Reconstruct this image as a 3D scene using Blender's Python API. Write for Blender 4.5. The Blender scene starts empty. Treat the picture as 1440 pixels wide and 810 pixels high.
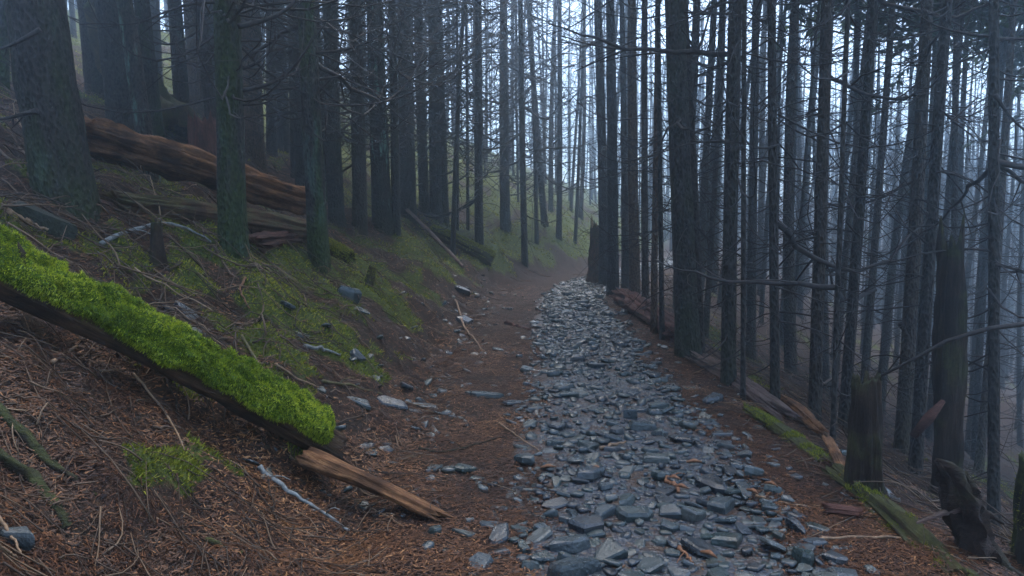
import bpy, bmesh, math, random
import numpy as np
from mathutils import Vector, Quaternion, Matrix

# ------------------------------------------------------------------ camera, sky, sun, exposure
sc = bpy.context.scene
COL = sc.collection
F, CAMZ, PITCH = 1088.0, 1.55, math.atan(75 / 1088)      # focal length in photo pixels, eye height, downward tilt
cam = bpy.data.cameras.new('camera'); camo = bpy.data.objects.new('camera', cam); COL.objects.link(camo)
camo.location = (0, 0, CAMZ); camo.rotation_euler = (math.pi / 2 - PITCH, 0, 0)
cam.sensor_width = 36; cam.lens = 36 * F / 1440; cam.clip_start = 0.05; cam.clip_end = 600
sc.camera = camo
SUN_EL, SUN_AZ = math.radians(70), math.radians(8)
w = bpy.data.worlds.new('World'); sc.world = w; w.use_nodes = True
wn = w.node_tree.nodes; wl = w.node_tree.links
sky = wn.new('ShaderNodeTexSky'); sky.sky_type = 'NISHITA'; sky.sun_disc = False
sky.sun_elevation = SUN_EL; sky.sun_rotation = SUN_AZ; sky.air_density = 1.0; sky.dust_density = 2.5; sky.ozone_density = 1.0
wn['Background'].inputs['Strength'].default_value = 0.12
wl.new(sky.outputs[0], wn['Background'].inputs[0])
sl = bpy.data.lights.new('sun', 'SUN'); sl.energy = 1.1; sl.angle = math.radians(35); sl.color = (1.0, 0.95, 0.88)
so = bpy.data.objects.new('sun', sl); COL.objects.link(so)
sd = Vector((math.sin(SUN_AZ) * math.cos(SUN_EL), math.cos(SUN_AZ) * math.cos(SUN_EL), math.sin(SUN_EL)))
so.rotation_euler = sd.to_track_quat('Z', 'Y').to_euler(); so.location = (0, 0, 40)
sc.view_settings.view_transform = 'Standard'; sc.view_settings.look = 'None'
sc.view_settings.exposure = 2.5; sc.view_settings.gamma = 1.0
HAZE = 0.009
sc.render.engine = 'CYCLES'
sc.cycles.volume_bounces = 2; sc.cycles.max_bounces = 8; sc.cycles.diffuse_bounces = 3
sc.cycles.use_denoising = True
sc.cycles.use_fast_gi = False

random.seed(7); RNG = np.random.default_rng(7)
cP, sP = math.cos(PITCH), math.sin(PITCH)

# ------------------------------------------------------------------ noise and terrain
def _h(ix, iy, iz, seed):
    n = (ix * 374761393 + iy * 668265263 + iz * 2147483647 + seed * 1274126177) & 0xFFFFFFFF
    n = ((n ^ (n >> 13)) * 1274126177) & 0xFFFFFFFF
    n = ((n ^ (n >> 16)) * 2246822519) & 0xFFFFFFFF
    return ((n ^ (n >> 15)) & 0xFFFFFF) / 16777215.0
def vn2(x, y, seed=0):
    x = np.asarray(x, float); y = np.asarray(y, float)
    ix = np.floor(x).astype(np.int64); iy = np.floor(y).astype(np.int64)
    fx = x - ix; fy = y - iy; fx = fx * fx * (3 - 2 * fx); fy = fy * fy * (3 - 2 * fy)
    a = _h(ix, iy, 0, seed); b = _h(ix + 1, iy, 0, seed); c = _h(ix, iy + 1, 0, seed); d = _h(ix + 1, iy + 1, 0, seed)
    return (a + (b - a) * fx) * (1 - fy) + (c + (d - c) * fx) * fy - 0.5
def fbm(x, y, seed=0, o=3):
    r = 0; a = 1.0; x = np.asarray(x, float); y = np.asarray(y, float)
    for k in range(o):
        r = r + a * vn2(x * 2 ** k + 17.3 * k, y * 2 ** k - 9.1 * k, seed + k); a *= 0.5
    return r
_yg = np.linspace(-20, 220, 2401)
_cg = np.interp(_yg, [-20, 0, 4, 8, 12, 16, 19, 22, 25, 28, 34, 45, 80, 220],
                [.8, .8, .85, .9, 1.0, 1.25, 1.95, 3.2, 4.7, 6.0, 8.0, 11., 19., 50.])
_k = np.ones(25) / 25
_cg = np.convolve(np.pad(_cg, 12, mode='edge'), _k, 'valid')
_tg = np.gradient(_cg, _yg); _cos = 1 / np.sqrt(1 + _tg ** 2)
def side(x, y):                      # metres left of the path's centre line
    return (np.interp(y, _yg, _cg) - x) * np.interp(y, _yg, _cos)
def H(x, y):
    x = np.asarray(x, float); y = np.asarray(y, float)
    s = side(x, y)
    z = 0.028 * np.clip(y - 6, 0, 22)
    z = z + np.interp(s - 1.7, [0, .25, .9, 3, 8, 16, 40], [0, .10, .60, 1.8, 4.5, 8.2, 12])
    z = z - np.interp(-s - 1.2, [0, .35, 1.1, 4, 10, 40, 70], [0, .07, .45, 1.95, 4.9, 17, 20])
    hf = np.clip((np.hypot(x * 1.15, y) - 52) / 70, 0, 1); hf = hf * hf * (3 - 2 * hf); z = z + hf * (7 - z)
    m = np.clip((np.abs(s) - 1.1) / 1.4, 0, 1)
    z = z + (0.22 * fbm(x * .7, y * .7, 3, 2) + 0.19 * fbm(x * 2.2, y * 2.2, 11, 4) + .22 * np.clip((y - 8) / 6, 0, 1) * fbm(x * 1.2, y * 1.2, 15, 2)) * m + .17 * m * np.clip(fbm(x * 3.1, y * 3.1, 45, 3), -.1, 1) * (s > 0) + 0.035 * fbm(x * 2.5, y * 2.5, 5, 2)
    return z
def ray(px, py):
    a = (px - 720) / F; b = (405 - py) / F
    return np.array([a, cP + b * sP, -sP + b * cP])
def at(px, py, d):                   # the point seen at a pixel, d metres ahead
    r = ray(px, py); return Vector(r * (d / r[1])) + Vector((0, 0, CAMZ))
def hit(px, py, lift=0.0):           # the ground point seen at a pixel
    r = ray(px, py); t = np.concatenate([np.linspace(1.2, 20, 900), np.linspace(20.05, 90, 700)])
    P = r[None] * t[:, None] + np.array([0, 0, CAMZ]); g = P[:, 2] - H(P[:, 0], P[:, 1])
    i = np.where(g < 0)[0]
    k = i[0] if len(i) else 899
    k = max(k, 1)
    f = g[k - 1] / (g[k - 1] - g[k] + 1e-9) if len(i) else 0
    p = P[k - 1] + (P[k] - P[k - 1]) * f
    return Vector((p[0], p[1], float(H(p[0], p[1])) + lift))
def col_at(px, d):                   # ground under a pixel column at distance d
    x = (px - 720) / F * d
    for _ in range(6):
        z = float(H(x, d)); depth = d * cP - (z - CAMZ) * sP; x = (px - 720) / F * depth
    return Vector((x, d, float(H(x, d))))
def moss_at(x, y):
    s = side(x, y)
    n = fbm(x * 1.3, y * 1.3, 21, 4)
    m = np.clip(n * 1.7 + .05, -1, 1)
    wl_ = np.clip((s - 1.75) / .7, 0, 1) * (0.70 + np.clip((y - 8) / 16, 0, .8))
    wr = np.clip((-s - 1.05) / .3, 0, 1) * .40
    wl_ = wl_ + .60 * np.exp(-((y - 7.8) / 2.9) ** 2) * np.clip((s - 1.8) / .3, 0, 1)
    wgt = wl_ + wr
    wl_ = wl_; wgt = wgt - .45 * np.clip((s - 3.6) / 1.2, 0, 1) * np.clip((19 - y) / 5, 0, 1)
    near = np.clip((4.2 - y) / 1.5, 0, 1) * np.clip((s - 2.2) / .6, 0, 1)
    wgt = wgt - near * .25
    pt = .9 * fbm(x * 3.1, y * 3.1, 45, 3)
    return np.clip((m + pt + wgt - .93) * 3.2, 0, 1) * np.clip(wgt * 3, 0, 1)

def half_l(y): return np.interp(y, [2, 5, 9, 14, 40], [.82, .79, .68, .64, .66])
def half_r(y): return np.interp(y, [2, 4, 6, 8, 10, 14, 40], [.56, .68, .74, .74, .68, .60, .60])
# ------------------------------------------------------------------ object helpers
def props(o, label=None, cat=None, group=None, kind=None):
    if label: o['label'] = label
    if cat: o['category'] = cat
    if group: o['group'] = group
    if kind: o['kind'] = kind
    return o
def link(name, me, mat=None, parent=None):
    if mat and not me.materials: me.materials.append(mat)
    o = bpy.data.objects.new(name, me); COL.objects.link(o)
    if parent: o.parent = parent
    return o
def mk(name, V, Fa, smooth=False, tint=None, attr='tint'):
    """mesh from vertex array and face array (n x 3 or n x 4)"""
    V = np.asarray(V, np.float32); Fa = np.asarray(Fa, np.int32); k = Fa.shape[1]
    me = bpy.data.meshes.new(name)
    me.vertices.add(len(V)); me.vertices.foreach_set('co', V.ravel())
    me.loops.add(Fa.size); me.loops.foreach_set('vertex_index', Fa.ravel())
    me.polygons.add(len(Fa)); me.polygons.foreach_set('loop_start', np.arange(0, Fa.size, k, dtype=np.int32))
    if smooth: me.polygons.foreach_set('use_smooth', np.ones(len(Fa), bool))
    if tint is not None:
        a = me.attributes.new(attr, 'FLOAT', 'POINT'); a.data.foreach_set('value', np.asarray(tint, np.float32))
    me.update(calc_edges=True); me.validate()
    return me
def empty(name, loc, quat=None):
    o = bpy.data.objects.new(name, None); COL.objects.link(o); o.location = loc
    o.empty_display_size = .2
    if quat is not None: o.rotation_mode = 'QUATERNION'; o.rotation_quaternion = quat
    return o
def copy_of(src, parent=None):
    c = src.copy(); COL.objects.link(c)
    if parent: c.parent = parent
    return c
def tubes(polys, radii, sides=4, cap=True):
    """tubes round polylines: returns V, quads, id of the tube per vertex"""
    Vs, Fs, ids = [], [], []; off = 0
    ang = np.arange(sides) * 2 * math.pi / sides
    ca, sa = np.cos(ang), np.sin(ang)
    for q, (P, R) in enumerate(zip(polys, radii)):
        P = np.asarray(P, float); n = len(P)
        T = np.gradient(P, axis=0); T /= np.linalg.norm(T, axis=1)[:, None] + 1e-9
        ref = np.array([0, 0, 1.]) if abs(T[0, 2]) < .85 else np.array([1., 0, 0])
        A = np.cross(T, ref); A /= np.linalg.norm(A, axis=1)[:, None] + 1e-9
        B = np.cross(T, A)
        R = np.broadcast_to(np.asarray(R, float), (n,))
        V = P[:, None] + R[:, None, None] * (ca[None, :, None] * A[:, None] + sa[None, :, None] * B[:, None])
        Vs.append(V.reshape(-1, 3))
        i = np.arange(n - 1)[:, None] * sides; j = np.arange(sides)[None]; j2 = (j + 1) % sides
        Fs.append(np.stack([i + j, i + j2, i + sides + j2, i + sides + j], -1).reshape(-1, 4) + off)
        if cap:
            if sides == 4:
                Fs.append(np.array([[3, 2, 1, 0], [(n - 1) * 4 + k for k in range(4)]]) + off)
            elif sides == 3:
                pass
            else:
                e = (n - 1) * sides
                for k in range(1, sides - 2, 2):
                    Fs.append(np.array([[0, k + 2, k + 1, k], [e, e + k, e + k + 1, e + k + 2]]) + off)
        ids.append(np.full(n * sides, q)); off += n * sides
    return np.concatenate(Vs), np.concatenate(Fs), np.concatenate(ids)
def qz(d):                           # rotation taking +Z to d
    return Vector((0, 0, 1)).rotation_difference(Vector(d).normalized())

# ------------------------------------------------------------------ materials
class NT:
    def __init__(s, name):
        s.m = bpy.data.materials.new(name); s.m.use_nodes = True
        s.t = s.m.node_tree; s.b = s.t.nodes['Principled BSDF']
    def n(s, kind, **kw):
        x = s.t.nodes.new('ShaderNode' + kind)
        for k, v in kw.items():
            if k in x.inputs.keys() if hasattr(x.inputs, 'keys') else False: s.put(x, k, v)
            else: setattr(x, k, v)
        return x
    def put(s, x, k, v):
        if isinstance(v, bpy.types.NodeSocket): s.t.links.new(v, x.inputs[k])
        else: x.inputs[k].default_value = v
    def coord(s, out='Object', scale=(1, 1, 1)):
        c = s.n('TexCoord'); m = s.n('Mapping'); s.put(m, 'Vector', c.outputs[out]); s.put(m, 'Scale', scale); return m.outputs[0]
    def noise(s, v, scale, detail=4, rough=.55):
        x = s.n('TexNoise'); s.put(x, 'Vector', v); s.put(x, 'Scale', scale); s.put(x, 'Detail', detail); s.put(x, 'Roughness', rough)
        return x.outputs['Fac']
    def vor(s, v, scale, feature='F1', out='Distance'):
        x = s.n('TexVoronoi'); x.feature = feature; s.put(x, 'Vector', v); s.put(x, 'Scale', scale); return x.outputs[out]
    def ramp(s, f, stops):
        x = s.n('ValToRGB'); e = x.color_ramp.elements
        while len(e) < len(stops): e.new(.5)
        for i, (p, c) in enumerate(stops):
            e[i].position = p; e[i].color = (*c, 1) if len(c) == 3 else c
        s.put(x, 0, f); return x.outputs[0]
    def math(s, op, a, b=0.0, clamp=False):
        x = s.n('Math'); x.operation = op; x.use_clamp = clamp; s.put(x, 0, a); s.put(x, 1, b); return x.outputs[0]
    def range(s, v, a, b, c=0., d=1.):
        x = s.n('MapRange'); s.put(x, 0, v); s.put(x, 1, a); s.put(x, 2, b); s.put(x, 3, c); s.put(x, 4, d); return x.outputs[0]
    def mix(s, f, a, b, mode='MIX'):
        x = s.n('Mix'); x.data_type = 'RGBA'; x.blend_type = mode
        s.put(x, 0, f)
        for i, v in ((6, a), (7, b)):
            if isinstance(v, bpy.types.NodeSocket): s.t.links.new(v, x.inputs[i])
            else: x.inputs[i].default_value = (*v, 1) if len(v) == 3 else v
        return x.outputs[2]
    def attr(s, name, out='Fac'):
        x = s.n('Attribute'); x.attribute_name = name; return x.outputs[out]
    def bump(s, h, strength=.5, dist=.02):
        x = s.n('Bump'); s.put(x, 'Height', h); s.put(x, 'Strength', strength); s.put(x, 'Distance', dist); return x.outputs[0]
    def done(s, col, rough=.8, bump=None, spec=.3):
        for k, v in (('Base Color', col), ('Roughness', rough), ('Specular IOR Level', spec)):
            if k == 'Base Color' and not isinstance(v, bpy.types.NodeSocket): v = (*v, 1)
            s.put(s.b, k, v)
        if bump is not None: s.put(s.b, 'Normal', bump)
        return s.m
def bark_mat():
    t = NT('bark'); v = t.coord('Object', (1, 1, .22)); o = t.coord('Object')
    oi = t.n('ObjectInfo'); sep = t.n('SeparateColor'); t.put(sep, 0, oi.outputs['Color'])
    # shift the pattern per tree
    vo = t.n('VectorMath'); vo.operation = 'ADD'; t.put(vo, 0, v)
    rr = t.n('CombineXYZ'); r7 = t.math('MULTIPLY', oi.outputs['Random'], 37.0); t.put(rr, 0, r7); t.put(rr, 2, r7); t.put(vo, 1, rr.outputs[0]); v = vo.outputs[0]
    n1 = t.noise(v, 22, 6, .65); vr = t.vor(t.coord('Object', (1, 1, .5)), 38)
    h = t.math('ADD', n1, t.math('MULTIPLY', vr, .7))
    c = t.ramp(h, [(.35, (.003, .003, .0025)), (.62, (.012, .0105, .009)), (.95, (.034, .030, .026))])
    red = t.ramp(h, [(.35, (.014, .008, .005)), (.65, (.048, .027, .016)), (1, (.10, .062, .037))])
    c = t.mix(sep.outputs[1], c, red)
    ms = t.ramp(t.noise(o, 26, 4), [(.3, (.008, .014, .004)), (.7, (.036, .054, .013))])
    nm = t.noise(v, 4.5, 4, .6)
    so_ = t.n('SeparateXYZ'); t.put(so_, 0, o); nm = t.math('ADD', nm, t.range(so_.outputs[2], 0., .7, .22, 0.))
    fm = t.math('MULTIPLY', t.range(nm, .46, .64), sep.outputs[0])
    c = t.mix(fm, c, ms)
    fl = t.math('MULTIPLY', t.range(t.noise(v, 75, 2), .66, .74), .45)
    c = t.mix(fl, c, (.13, .14, .12))
    li = t.math('MULTIPLY', t.range(t.noise(v, 5.5, 5, .7), .56, .63), sep.outputs[2])
    c = t.mix(li, c, (.10, .19, .15))
    return t.done(c, .85, t.bump(h, 1.0, .045), .2)
def wood_mat(name, dark, mid, light, moss=0.0):
    t = NT(name); v = t.coord('Object', (1.2, 14, 14)); o = t.coord('Object')
    n1 = t.noise(v, 2.2, 8, .72); n2 = t.noise(t.coord('Object', (4, 22, 22)), 3.5, 6, .75); n3 = t.noise(o, 9, 5, .7)
    h = t.math('ADD', t.math('ADD', t.math('MULTIPLY', n1, .45), t.math('MULTIPLY', n2, .35)), t.math('MULTIPLY', n3, .2))
    c = t.ramp(h, [(.33, dark), (.5, mid), (.68, light)])
    c = t.mix(t.math('MULTIPLY', t.range(t.noise(o, 3.2, 4), .5, .62), .65), c, dark)
    g = t.n('NewGeometry'); sz = t.n('SeparateXYZ'); t.put(sz, 0, g.outputs['Normal'])
    if moss:
        f = t.math('MULTIPLY', t.range(t.math('ADD', t.noise(o, 4.5, 4), t.math('MULTIPLY', sz.outputs[2], .25)), .58 - .2 * moss, .72 - .2 * moss), min(1, moss * 1.5))
        c = t.mix(f, c, t.ramp(t.noise(o, 30, 3), [(.3, (.014, .020, .005)), (.7, (.062, .078, .016))]))
    return t.done(c, .8, t.bump(h, 1.0, .05), .25)
def slate_mat(name='wet_slate'):
    t = NT(name); o = t.coord('Object'); oi = t.n('ObjectInfo')
    rnd = t.math('FRACT', t.math('ADD', oi.outputs['Random'], t.attr('tint')))
    g = t.n('NewGeometry'); pos = g.outputs['Position']
    c = t.ramp(rnd, [(0, (.006, .008, .010)), (.25, (.016, .022, .026)), (.5, (.015, .026, .024)), (.7, (.026, .034, .037)), (.9, (.021, .027, .022)), (1, (.060, .066, .062))])
    c = t.mix(.6, c, t.ramp(t.noise(pos, 14, 5, .65), [(.3, (.25, .25, .25)), (.7, (.9, .9, .9))]), 'OVERLAY')
    d = t.range(t.noise(pos, 5, 4), .58, .72, 0, .35)
    c = t.mix(d, c, (.055, .038, .022))
    n = t.noise(pos, 55, 5, .6)
    return t.done(c, t.range(t.noise(pos, 9, 3), .3, .7, .16, .48), t.bump(t.math('ADD', n, t.noise(pos, 16, 3)), .55, .012), .55)
def ground_mat():
    t = NT('forest_floor'); g = t.n('NewGeometry'); p = g.outputs['Position']
    n = t.noise(p, 38, 6, .7); n2 = t.noise(p, 4, 4)
    c = t.ramp(n, [(.3, (.007, .004, .003)), (.5, (.026, .013, .008)), (.62, (.052, .026, .014)), (.75, (.10, .052, .026))])
    c = t.mix(t.range(n2, .45, .65), c, t.ramp(n, [(.3, (.008, .006, .005)), (.7, (.05, .034, .022))]))
    mo = t.ramp(t.noise(p, 32, 5, .65), [(.3, (.012, .020, .004)), (.55, (.055, .070, .011)), (.75, (.13, .14, .025))])
    f = t.range(t.math('ADD', t.attr('moss'), t.math('MULTIPLY', t.math('SUBTRACT', t.noise(p, 7, 4), .5), 1.3)), .5, .8)
    c = t.mix(f, c, mo)
    return t.done(c, .9, t.bump(t.math('ADD', n, t.noise(p, 110, 3)), .8, .03), .2)
def tint_mat(name, stops, rough=.7, spec=.25, trans=0):
    t = NT(name); c = t.ramp(t.attr('tint'), stops)
    m = t.done(c, rough, None, spec)
    if trans:
        t.put(t.b, 'Subsurface Weight', 0.0)
        tr = t.n('BsdfTranslucent'); t.put(tr, 0, c); mx = t.n('MixShader'); t.put(mx, 0, trans)
        t.t.links.new(t.b.outputs[0], mx.inputs[1]); t.t.links.new(tr.outputs[0], mx.inputs[2])
        t.t.links.new(mx.outputs[0], t.t.nodes['Material Output'].inputs[0])
    return m
def simple(name, a, b, scale=20, rough=.8, bump=.5, spec=.25):
    t = NT(name); o = t.coord('Object'); n = t.noise(o, scale, 5, .65)
    return t.done(t.ramp(n, [(.3, a), (.7, b)]), rough, t.bump(n, bump, .015), spec)
BARK = bark_mat()
ROTTEN = wood_mat('rotten_wood', (.018, .009, .005), (.15, .066, .027), (.38, .20, .085), .0)
ROTTEN_MOSSY = wood_mat('rotten_wood_mossy', (.016, .010, .007), (.07, .036, .018), (.19, .11, .05), .35)
REDWOOD = wood_mat('red_split_wood', (.018, .008, .006), (.075, .030, .020), (.19, .085, .058), .0)
PALEWOOD = wood_mat('weathered_wood', (.03, .02, .018), (.11, .07, .06), (.22, .15, .13), .1)
DARKWOOD = wood_mat('wet_dark_wood', (.008, .005, .004), (.024, .014, .010), (.07, .04, .026), .15)
LOGWOOD = wood_mat('log_wood', (.010, .006, .004), (.045, .024, .013), (.13, .072, .036), .1)
STUMPWOOD = wood_mat('stump_wood', (.006, .004, .003), (.022, .013, .008), (.062, .036, .020), .28)
MOSSWOOD = wood_mat('mossy_wood', (.012, .009, .005), (.05, .034, .014), (.12, .085, .032), .42)
ROOTWOOD = wood_mat('mossy_root_wood', (.008, .006, .004), (.022, .017, .010), (.05, .04, .02), .45)
SLATE = slate_mat()
GROUND = ground_mat()
def gravel_mat():
    t = NT('path_grit'); g = t.n('NewGeometry'); p = g.outputs['Position']
    v = t.vor(p, 34); vc = t.vor(p, 34, 'F1', 'Color')
    sepv = t.n('SeparateColor'); t.put(sepv, 0, vc)
    c = t.ramp(sepv.outputs[0], [(0, (.018, .022, .03)), (.5, (.035, .042, .052)), (.8, (.05, .056, .06)), (1, (.06, .038, .022))])
    c = t.mix(t.range(t.noise(p, 3, 4), .5, .62), c, (.035, .019, .011))
    return t.done(c, .55, t.bump(t.math('SUBTRACT', 1.0, v), .9, .02), .4)
GRIT = gravel_mat()
NEEDLE = tint_mat('dry_needles', [(0, (.012, .005, .003)), (.4, (.046, .018, .008)), (.75, (.125, .050, .018)), (1, (.27, .135, .055))], .6)
TWIG = tint_mat('dead_twigs', [(0, (.018, .012, .009)), (.5, (.055, .035, .022)), (.85, (.13, .085, .05)), (1, (.24, .17, .105))], .7)
MOSS = tint_mat('moss', [(0, (.022, .036, .003)), (.45, (.10, .15, .008)), (.8, (.24, .31, .014)), (1, (.38, .42, .04))], .6, .2, .35)
GMOSS = tint_mat('ground_moss', [(0, (.028, .042, .005)), (.5, (.13, .15, .014)), (1, (.32, .30, .04))], .7, .2, .3)
MOSSBASE = simple('moss_base', (.012, .024, .003), (.07, .115, .010), 40, .9, .8, .1)
BRANCH = simple('dead_branch_bark', (.010, .009, .009), (.045, .038, .035), 30, .75, .4)
LEAF = tint_mat('conifer_needles', [(0, (.018, .034, .012)), (1, (.055, .09, .028))], .6, .3, .35)

# ------------------------------------------------------------------ setting: ground and path
def graded(a, b, f0, f1, d0, g):
    out = [f0]
    while out[-1] < f1: out.append(out[-1] + d0)
    x = out[-1]; s = d0
    while x < b: s = s * (1 + g) ; x += s; out.append(x)
    lo = []; x = f0; s = d0
    while x > a: s = s * (1 + g); x -= s; lo.append(x)
    return np.array(lo[::-1] + out)
XS = graded(-95, 110, -3.6, 3.4, .05, .036); YS = graded(-10, 230, 1.8, 9.0, .05, .032)
GX, GY = np.meshgrid(XS, YS)
def grid_faces(ny, nx):
    i = np.arange(ny - 1)[:, None] * nx + np.arange(nx - 1)[None]
    return np.stack([i, i + 1, i + nx + 1, i + nx], -1).reshape(-1, 4)
gv = np.stack([GX.ravel(), GY.ravel(), H(GX.ravel(), GY.ravel())], -1)
gm = mk('ground', gv, grid_faces(len(YS), len(XS)), True, moss_at(gv[:, 0], gv[:, 1]), 'moss')
ground = props(link('ground', gm, GROUND), 'brown needle-strewn forest floor with mossy bank and falling slope', kind='structure')
py_ = np.concatenate([np.arange(-2, 12, .08), np.arange(12, 45, .2)])
ss = np.linspace(-1, 1, 31)
PY, SS = np.meshgrid(py_, ss, indexing='ij')
wL = half_l(PY) - .04 + .30 * vn2(PY * 1.1, PY * 0 + 3, 31) + .15 * vn2(PY * 4, PY * 0, 32); wR = half_r(PY) - .05 + .34 * vn2(PY * 1.1, PY * 0 + 9, 33) + .15 * vn2(PY * 4, PY * 0, 34)
SO = np.where(SS > 0, SS * wL, SS * wR)
PXx = np.interp(PY, _yg, _cg) - SO / np.interp(PY, _yg, _cos)
pz = H(PXx, PY) + .012 * (1 - np.abs(SS) ** 6) + .004 - .02 * (np.abs(SS) > .98)
pm = mk('path', np.stack([PXx.ravel(), PY.ravel(), pz.ravel()], -1), grid_faces(len(py_), 31)[:, ::-1], True)
path = props(link('stony_path', pm, GRIT), 'stony footpath of wet blue-grey slate winding into the fog', kind='structure')

# ------------------------------------------------------------------ stones of the path
def stone_mesh(rg, flat, n_corner):
    bm = bmesh.new(); asp = rg.uniform(.55, .95); ph = rg.uniform(0, 6.28)
    ang = np.sort(rg.uniform(0, 2 * math.pi, n_corner) * .35 + np.arange(n_corner) * 2 * math.pi / n_corner * .9)
    rad = rg.uniform(.78, 1.08, n_corner)
    tx, ty = rg.uniform(-.12, .12, 2)
    for zf, sc_ in ((1, rg.uniform(.72, .9)), (.62, .98), (-.3, 1.0), (-1, .8)):
        for a, r in zip(ang, rad):
            rr = r * sc_ * rg.uniform(.94, 1.05)
            x, y = rr * math.cos(a), rr * math.sin(a) * asp
            bm.verts.new((x, y, flat * (zf + rg.uniform(-.10, .10) + (tx * x + ty * y if zf > 0 else 0))))
    bmesh.ops.convex_hull(bm, input=bm.verts[:])
    bmesh.ops.delete(bm, geom=[v for v in bm.verts if not v.link_faces], context='VERTS')
    bmesh.ops.triangulate(bm, faces=bm.faces[:])
    me = bpy.data.meshes.new('stone'); bm.to_mesh(me); bm.free(); me.materials.append(SLATE)
    return me
rg = np.random.default_rng(5)
STONES = [stone_mesh(rg, rg.uniform(.15, .36), int(rg.integers(6, 10))) for _ in range(22)]
BLOCKS = [stone_mesh(rg, rg.uniform(.34, .5), int(rg.integers(6, 8))) for _ in range(5)]
placed = []; cell = {}
def free(x, y, r, k=.8):
    for i in range(int((x - .7) // .4), int((x + .7) // .4) + 1):
        for j in range(int((y - .7) // .4), int((y + .7) // .4) + 1):
            for (a, b, q) in cell.get((i, j), ()):
                if (a - x) ** 2 + (b - y) ** 2 < (k * (q + r)) ** 2: return False
    return True
def take(x, y, r): cell.setdefault((int(x // .4), int(y // .4)), []).append((x, y, r))
# the large stones of the foreground, by pixel: centre, width in pixels, blocky or flat
for px, py, wd, blk in [(826, 745, 66, 1), (890, 733, 62, 1), (800, 774, 95, 0), (1028, 768, 80, 0), (1130, 795, 56, 1), (1063, 736, 46, 0), (1000, 688, 74, 0),
                        (1045, 692, 44, 0), (935, 718, 46, 0), (975, 735, 44, 1), (950, 672, 44, 0), (800, 795, 40, 1), (745, 800, 42, 1), (832, 799, 42, 1),
                        (930, 770, 38, 0), (975, 715, 40, 0), (740, 632, 46, 0), (870, 612, 40, 1), (905, 607, 44, 0), (960, 625, 46, 0), (1015, 613, 40, 0),
                        (1035, 647, 32, 0), (995, 597, 40, 0), (885, 589, 34, 1), (900, 640, 28, 0), (875, 655, 30, 0), (1085, 693, 34, 1), (1105, 718, 30, 0),
                        (915, 805, 50, 0), (1020, 800, 46, 0), (760, 748, 34, 0), (725, 688, 36, 0), (790, 700, 34, 0), (770, 660, 40, 0), (850, 690, 40, 0),
                        (890, 555, 38, 0), (945, 550, 36, 0), (800, 560, 36, 0), (840, 520, 34, 0), (785, 520, 30, 0), (1000, 565, 44, 0), (975, 545, 40, 0), (1090, 790, 32, 0), (700, 745, 30, 0), (775, 730, 26, 1), (940, 748, 34, 1)]:
    p = hit(px, py); r = wd / 2 / F * p.y * .92
    placed.append((p.x, p.y, r, 2 if blk else 1)); take(p.x, p.y, r * .8)
def scatter(n, r0, r1, y0, y1, k, tries=6):
    for _ in range(n):
        for _t in range(tries):
            y = y0 * (y1 / y0) ** RNG.random(); hl, hr = float(half_l(y)), float(half_r(y)); u = RNG.normal(0, .62) if RNG.random() < .45 else RNG.uniform(-1.08, 1.05)
            s = u * hl if u > 0 else u * hr
            if u > 2.1 or u < -1.7: continue
            wob = .8 * float(vn2(y * 1.1, s * 1.1, 35)) + .25 * float(vn2(y * 4, s * 4, 36))
            if abs(u) + wob > .98 and RNG.random() < (.88 if u > 0 else .75): continue
            r = r0 * (r1 / r0) ** (RNG.random() ** 1.4)
            x = float(np.interp(y, _yg, _cg) - s / np.interp(y, _yg, _cos))
            if free(x, y, r, k):
                take(x, y, r); placed.append((x, y, r, 0)); break
scatter(130, .075, .14, 2.6, 16, .74)
scatter(1500, .036, .078, 2.4, 22, .64)
scatter(1700, .045, .10, 9, 32, .62)
scatter(6000, .020, .050, 2.4, 17, .62)
scatter(7500, .008, .022, 2.6, 9, .70, 4)
order = sorted(range(len(placed)), key=lambda i: -(placed[i][2] / placed[i][1]))
indiv = set(order[:290])
Vst, Fst, Tst = [], [], []; off = 0
arrs = {}
for me in STONES + BLOCKS:
    v = np.empty(len(me.vertices) * 3, np.float32); me.vertices.foreach_get('co', v)
    f = np.empty(len(me.polygons) * 3, np.int32); me.loops.foreach_get('vertex_index', f); arrs[me.name] = (v.reshape(-1, 3), f.reshape(-1, 3))
X = np.array([p[0] for p in placed]); Y = np.array([p[1] for p in placed]); Z = H(X, Y)
for i, (x, y, r, b) in enumerate(placed):
    me = BLOCKS[i % 5] if b == 2 else STONES[int(RNG.integers(22))]
    e = (random.gauss(0, .21) * (1 if r < .1 else .5), random.gauss(0, .21) * (1 if r < .1 else .5), random.uniform(0, 6.28))
    z = Z[i] + .004 + r * (.14 if b != 2 else .26) * random.uniform(.2, 1.7) + (.022 * random.random() ** 2 if r > .03 else 0)
    z -= (.012 + r * .12) * min(1., max(0., abs(float(side(x, y))) - .45) / .4)
    if i in indiv:
        o = link('stone', me, None, path); o.location = (x, y, z); o.rotation_euler = e; o.scale = (r, r, r * random.uniform(.85, 1.2))
    else:
        M = np.array(Matrix.LocRotScale(Vector((x, y, z)), __import__('mathutils').Euler(e), Vector((r, r, r * random.uniform(.8, 1.5)))))
        v, f = arrs[me.name]; V = v @ M[:3, :3].T + M[:3, 3]
        Vst.append(V); Fst.append(f + off); Tst.append(np.full(len(V), random.random())); off += len(V)
sm = mk('loose_stone_bed', np.concatenate(Vst), np.concatenate(Fst), False, np.concatenate(Tst))
props(link('loose_stone_bed', sm, SLATE, path), kind='stuff')

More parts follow.
